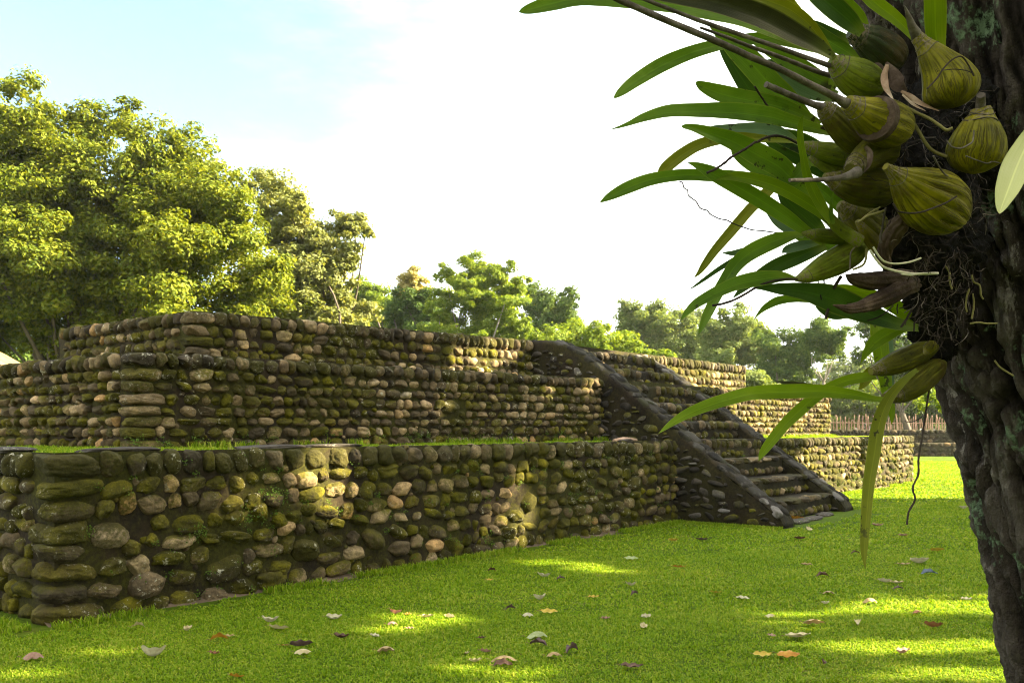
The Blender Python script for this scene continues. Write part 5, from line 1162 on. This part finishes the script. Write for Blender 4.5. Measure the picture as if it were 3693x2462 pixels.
stem('aerial_root', 'root_olive', 'D', tw([(950, 722), (1020, 665), (1090, 620), (1138, 594)], 16), 1.28, 1.28, .12)
stem('aerial_root', 'stalk', 'D', tw([(1188, 596), (1170, 680), (1158, 760), (1140, 850), (1148, 905)], 20), 1.28, 1.29, .2)
stem('aerial_root', 'root_olive', 'D', tw([(1022, 950), (1018, 1020), (1000, 1080), (960, 1110), (900, 1132)], 20), 1.32, 1.33, .15)
stem('aerial_root', 'stalk', 'D', tw([(920, 940), (885, 985), (880, 1060), (878, 1130)], 14), 1.33, 1.33, .2)
stem('aerial_root', 'root', 'B', tw([(1545, 770), (1620, 690), (1690, 590), (1760, 520), (1840, 490), (1900, 560), (1950, 660)], 14), 1.185, 1.20, .2)
stem('aerial_root', 'root', 'B', tw([(1680, 610), (1780, 600), (1880, 612), (1950, 640)], 8), 1.185, 1.20, .2)
stem('aerial_root', 'stalk', 'B', tw([(1710, 1215), (1760, 1270), (1830, 1285), (1900, 1255), (1940, 1220), (1950, 1130)], 14), 1.165, 1.165, .3)
stem('aerial_root', 'stalk', 'B', tw([(1880, 1350), (1980, 1390), (2060, 1415), (2110, 1400), (2170, 1412)], 12), 1.17, 1.18, .3)
stem('aerial_root', 'root', 'D', tw([(1250, 560), (1300, 630), (1400, 645), (1500, 635), (1600, 600), (1700, 560), (1800, 500)], 16), 1.15, 1.17, .25)
stem('aerial_root', 'stalk', 'D', tw([(1600, 150), (1640, 230), (1700, 310), (1790, 370), (1850, 440)], 16), 1.19, 1.24, .25)
stem('aerial_root', 'root', 'F', tw([(1030, 375), (1110, 350), (1180, 310), (1250, 245)], 12), 1.42, 1.44, .4)
for sx_, pts in enumerate([[(600, 20), (605, 90), (620, 150), (632, 195)], [(650, 20), (652, 60), (645, 100)], [(690, 270), (678, 310), (668, 360)], [(1290, 230), (1285, 270), (1290, 315)], [(800, -10), (770, 40), (735, 100)], [(1440, 240), (1400, 300), (1360, 370), (1320, 430)], [(1480, 260), (1440, 350), (1430, 470)], [(1300, 270), (1360, 255), (1400, 235)]]):
    stem('root_tip', 'root', 'F', tw(pts, [12, 14, 26, 12, 30, 20, 14, 10][sx_]), 1.40, 1.40, .3, 16)
for pts in ([(1700, 1100), (1735, 1150), (1740, 1230), (1760, 1300)], [(1930, 1180), (1950, 1240), (2000, 1270), (2010, 1350), (2030, 1390)], [(1910, 1300), (1890, 1360), (1880, 1440), (1890, 1500)], [(1920, 1600), (1990, 1590), (2060, 1600), (2150, 1598)], [(1940, 1340), (1950, 1440), (1930, 1560)], [(2130, 1920), (2180, 1980), (2290, 2050)]):
    stem('aerial_root', 'root_olive', 'D', tw(pts, 16), 1.335, 1.34, .3, 24)
# mat of dark fibres and debris packed between the bulbs and the bark
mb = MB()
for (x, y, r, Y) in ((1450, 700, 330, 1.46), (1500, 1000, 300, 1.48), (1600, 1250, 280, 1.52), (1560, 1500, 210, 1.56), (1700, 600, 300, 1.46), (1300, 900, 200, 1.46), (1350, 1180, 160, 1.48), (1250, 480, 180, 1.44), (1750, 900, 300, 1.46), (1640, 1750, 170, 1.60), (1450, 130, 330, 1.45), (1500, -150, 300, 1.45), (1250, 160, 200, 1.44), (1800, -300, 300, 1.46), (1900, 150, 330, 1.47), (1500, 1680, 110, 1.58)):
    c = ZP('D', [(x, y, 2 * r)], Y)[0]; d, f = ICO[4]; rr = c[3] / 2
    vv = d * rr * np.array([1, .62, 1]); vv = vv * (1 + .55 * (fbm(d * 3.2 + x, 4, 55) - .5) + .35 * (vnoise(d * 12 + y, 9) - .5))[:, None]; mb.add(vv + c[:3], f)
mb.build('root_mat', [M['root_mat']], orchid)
mb = MB()
for k in range(420):
    x, y = rng.uniform(1180, 2050), rng.uniform(-380, 1700)
    if y > 900: x = rng.uniform(1330 + (y - 900) * .25, 1950)
    L_ = rng.uniform(80, 260); a = rng.uniform(0, 6.28) if y < 900 else rng.normal(1.6, .6); pts = []
    for j in range(6):
        pts.append((x, y, rng.uniform(3, 9))); x += math.cos(a) * L_ / 5; y += math.sin(a) * L_ / 5; a += rng.normal(0, .45)
    Y = rng.uniform(1.27, 1.36) + max(0, y - 900) * .0001; q = ZP('D', pts, Y, Y + rng.uniform(-.03, .05)); tube(mb, q[:, :3], q[:, 3] * .5, 12, 5, int(rng.random() < .22), cap=False)
o = mb.build('root_fibres', [M['root'], M['stalk']], orchid); o['kind'] = 'stuff'

# ------------------------------------------------------------------ humid morning air between the lens and the far trees
m, t = material('humid_air'); n = N(t)
pv = n.node('ShaderNodeVolumePrincipled'); pv.inputs['Density'].default_value = .00022; pv.inputs['Color'].default_value = (.93, .95, .92, 1); pv.inputs['Anisotropy'].default_value = .35
t.links.new(pv.outputs[0], n.node('ShaderNodeOutputMaterial').inputs['Volume']); M['air'] = m
mb = MB(); x0, x1, y0, y1, za, zb = -640, 640, -340, 940, -1.2, 34.0
v = np.array([(x, y, z) for x in (x0, x1) for y in (y0, y1) for z in (za, zb)], float)
mb.add(v, [(0, 1, 3, 2), (4, 6, 7, 5), (0, 4, 5, 1), (2, 3, 7, 6), (0, 2, 6, 4), (1, 5, 7, 3)])
tag(mb.build('haze', [M['air']], smooth=False), 'thin pale humid haze softening the far trees', 'haze', kind='stuff')
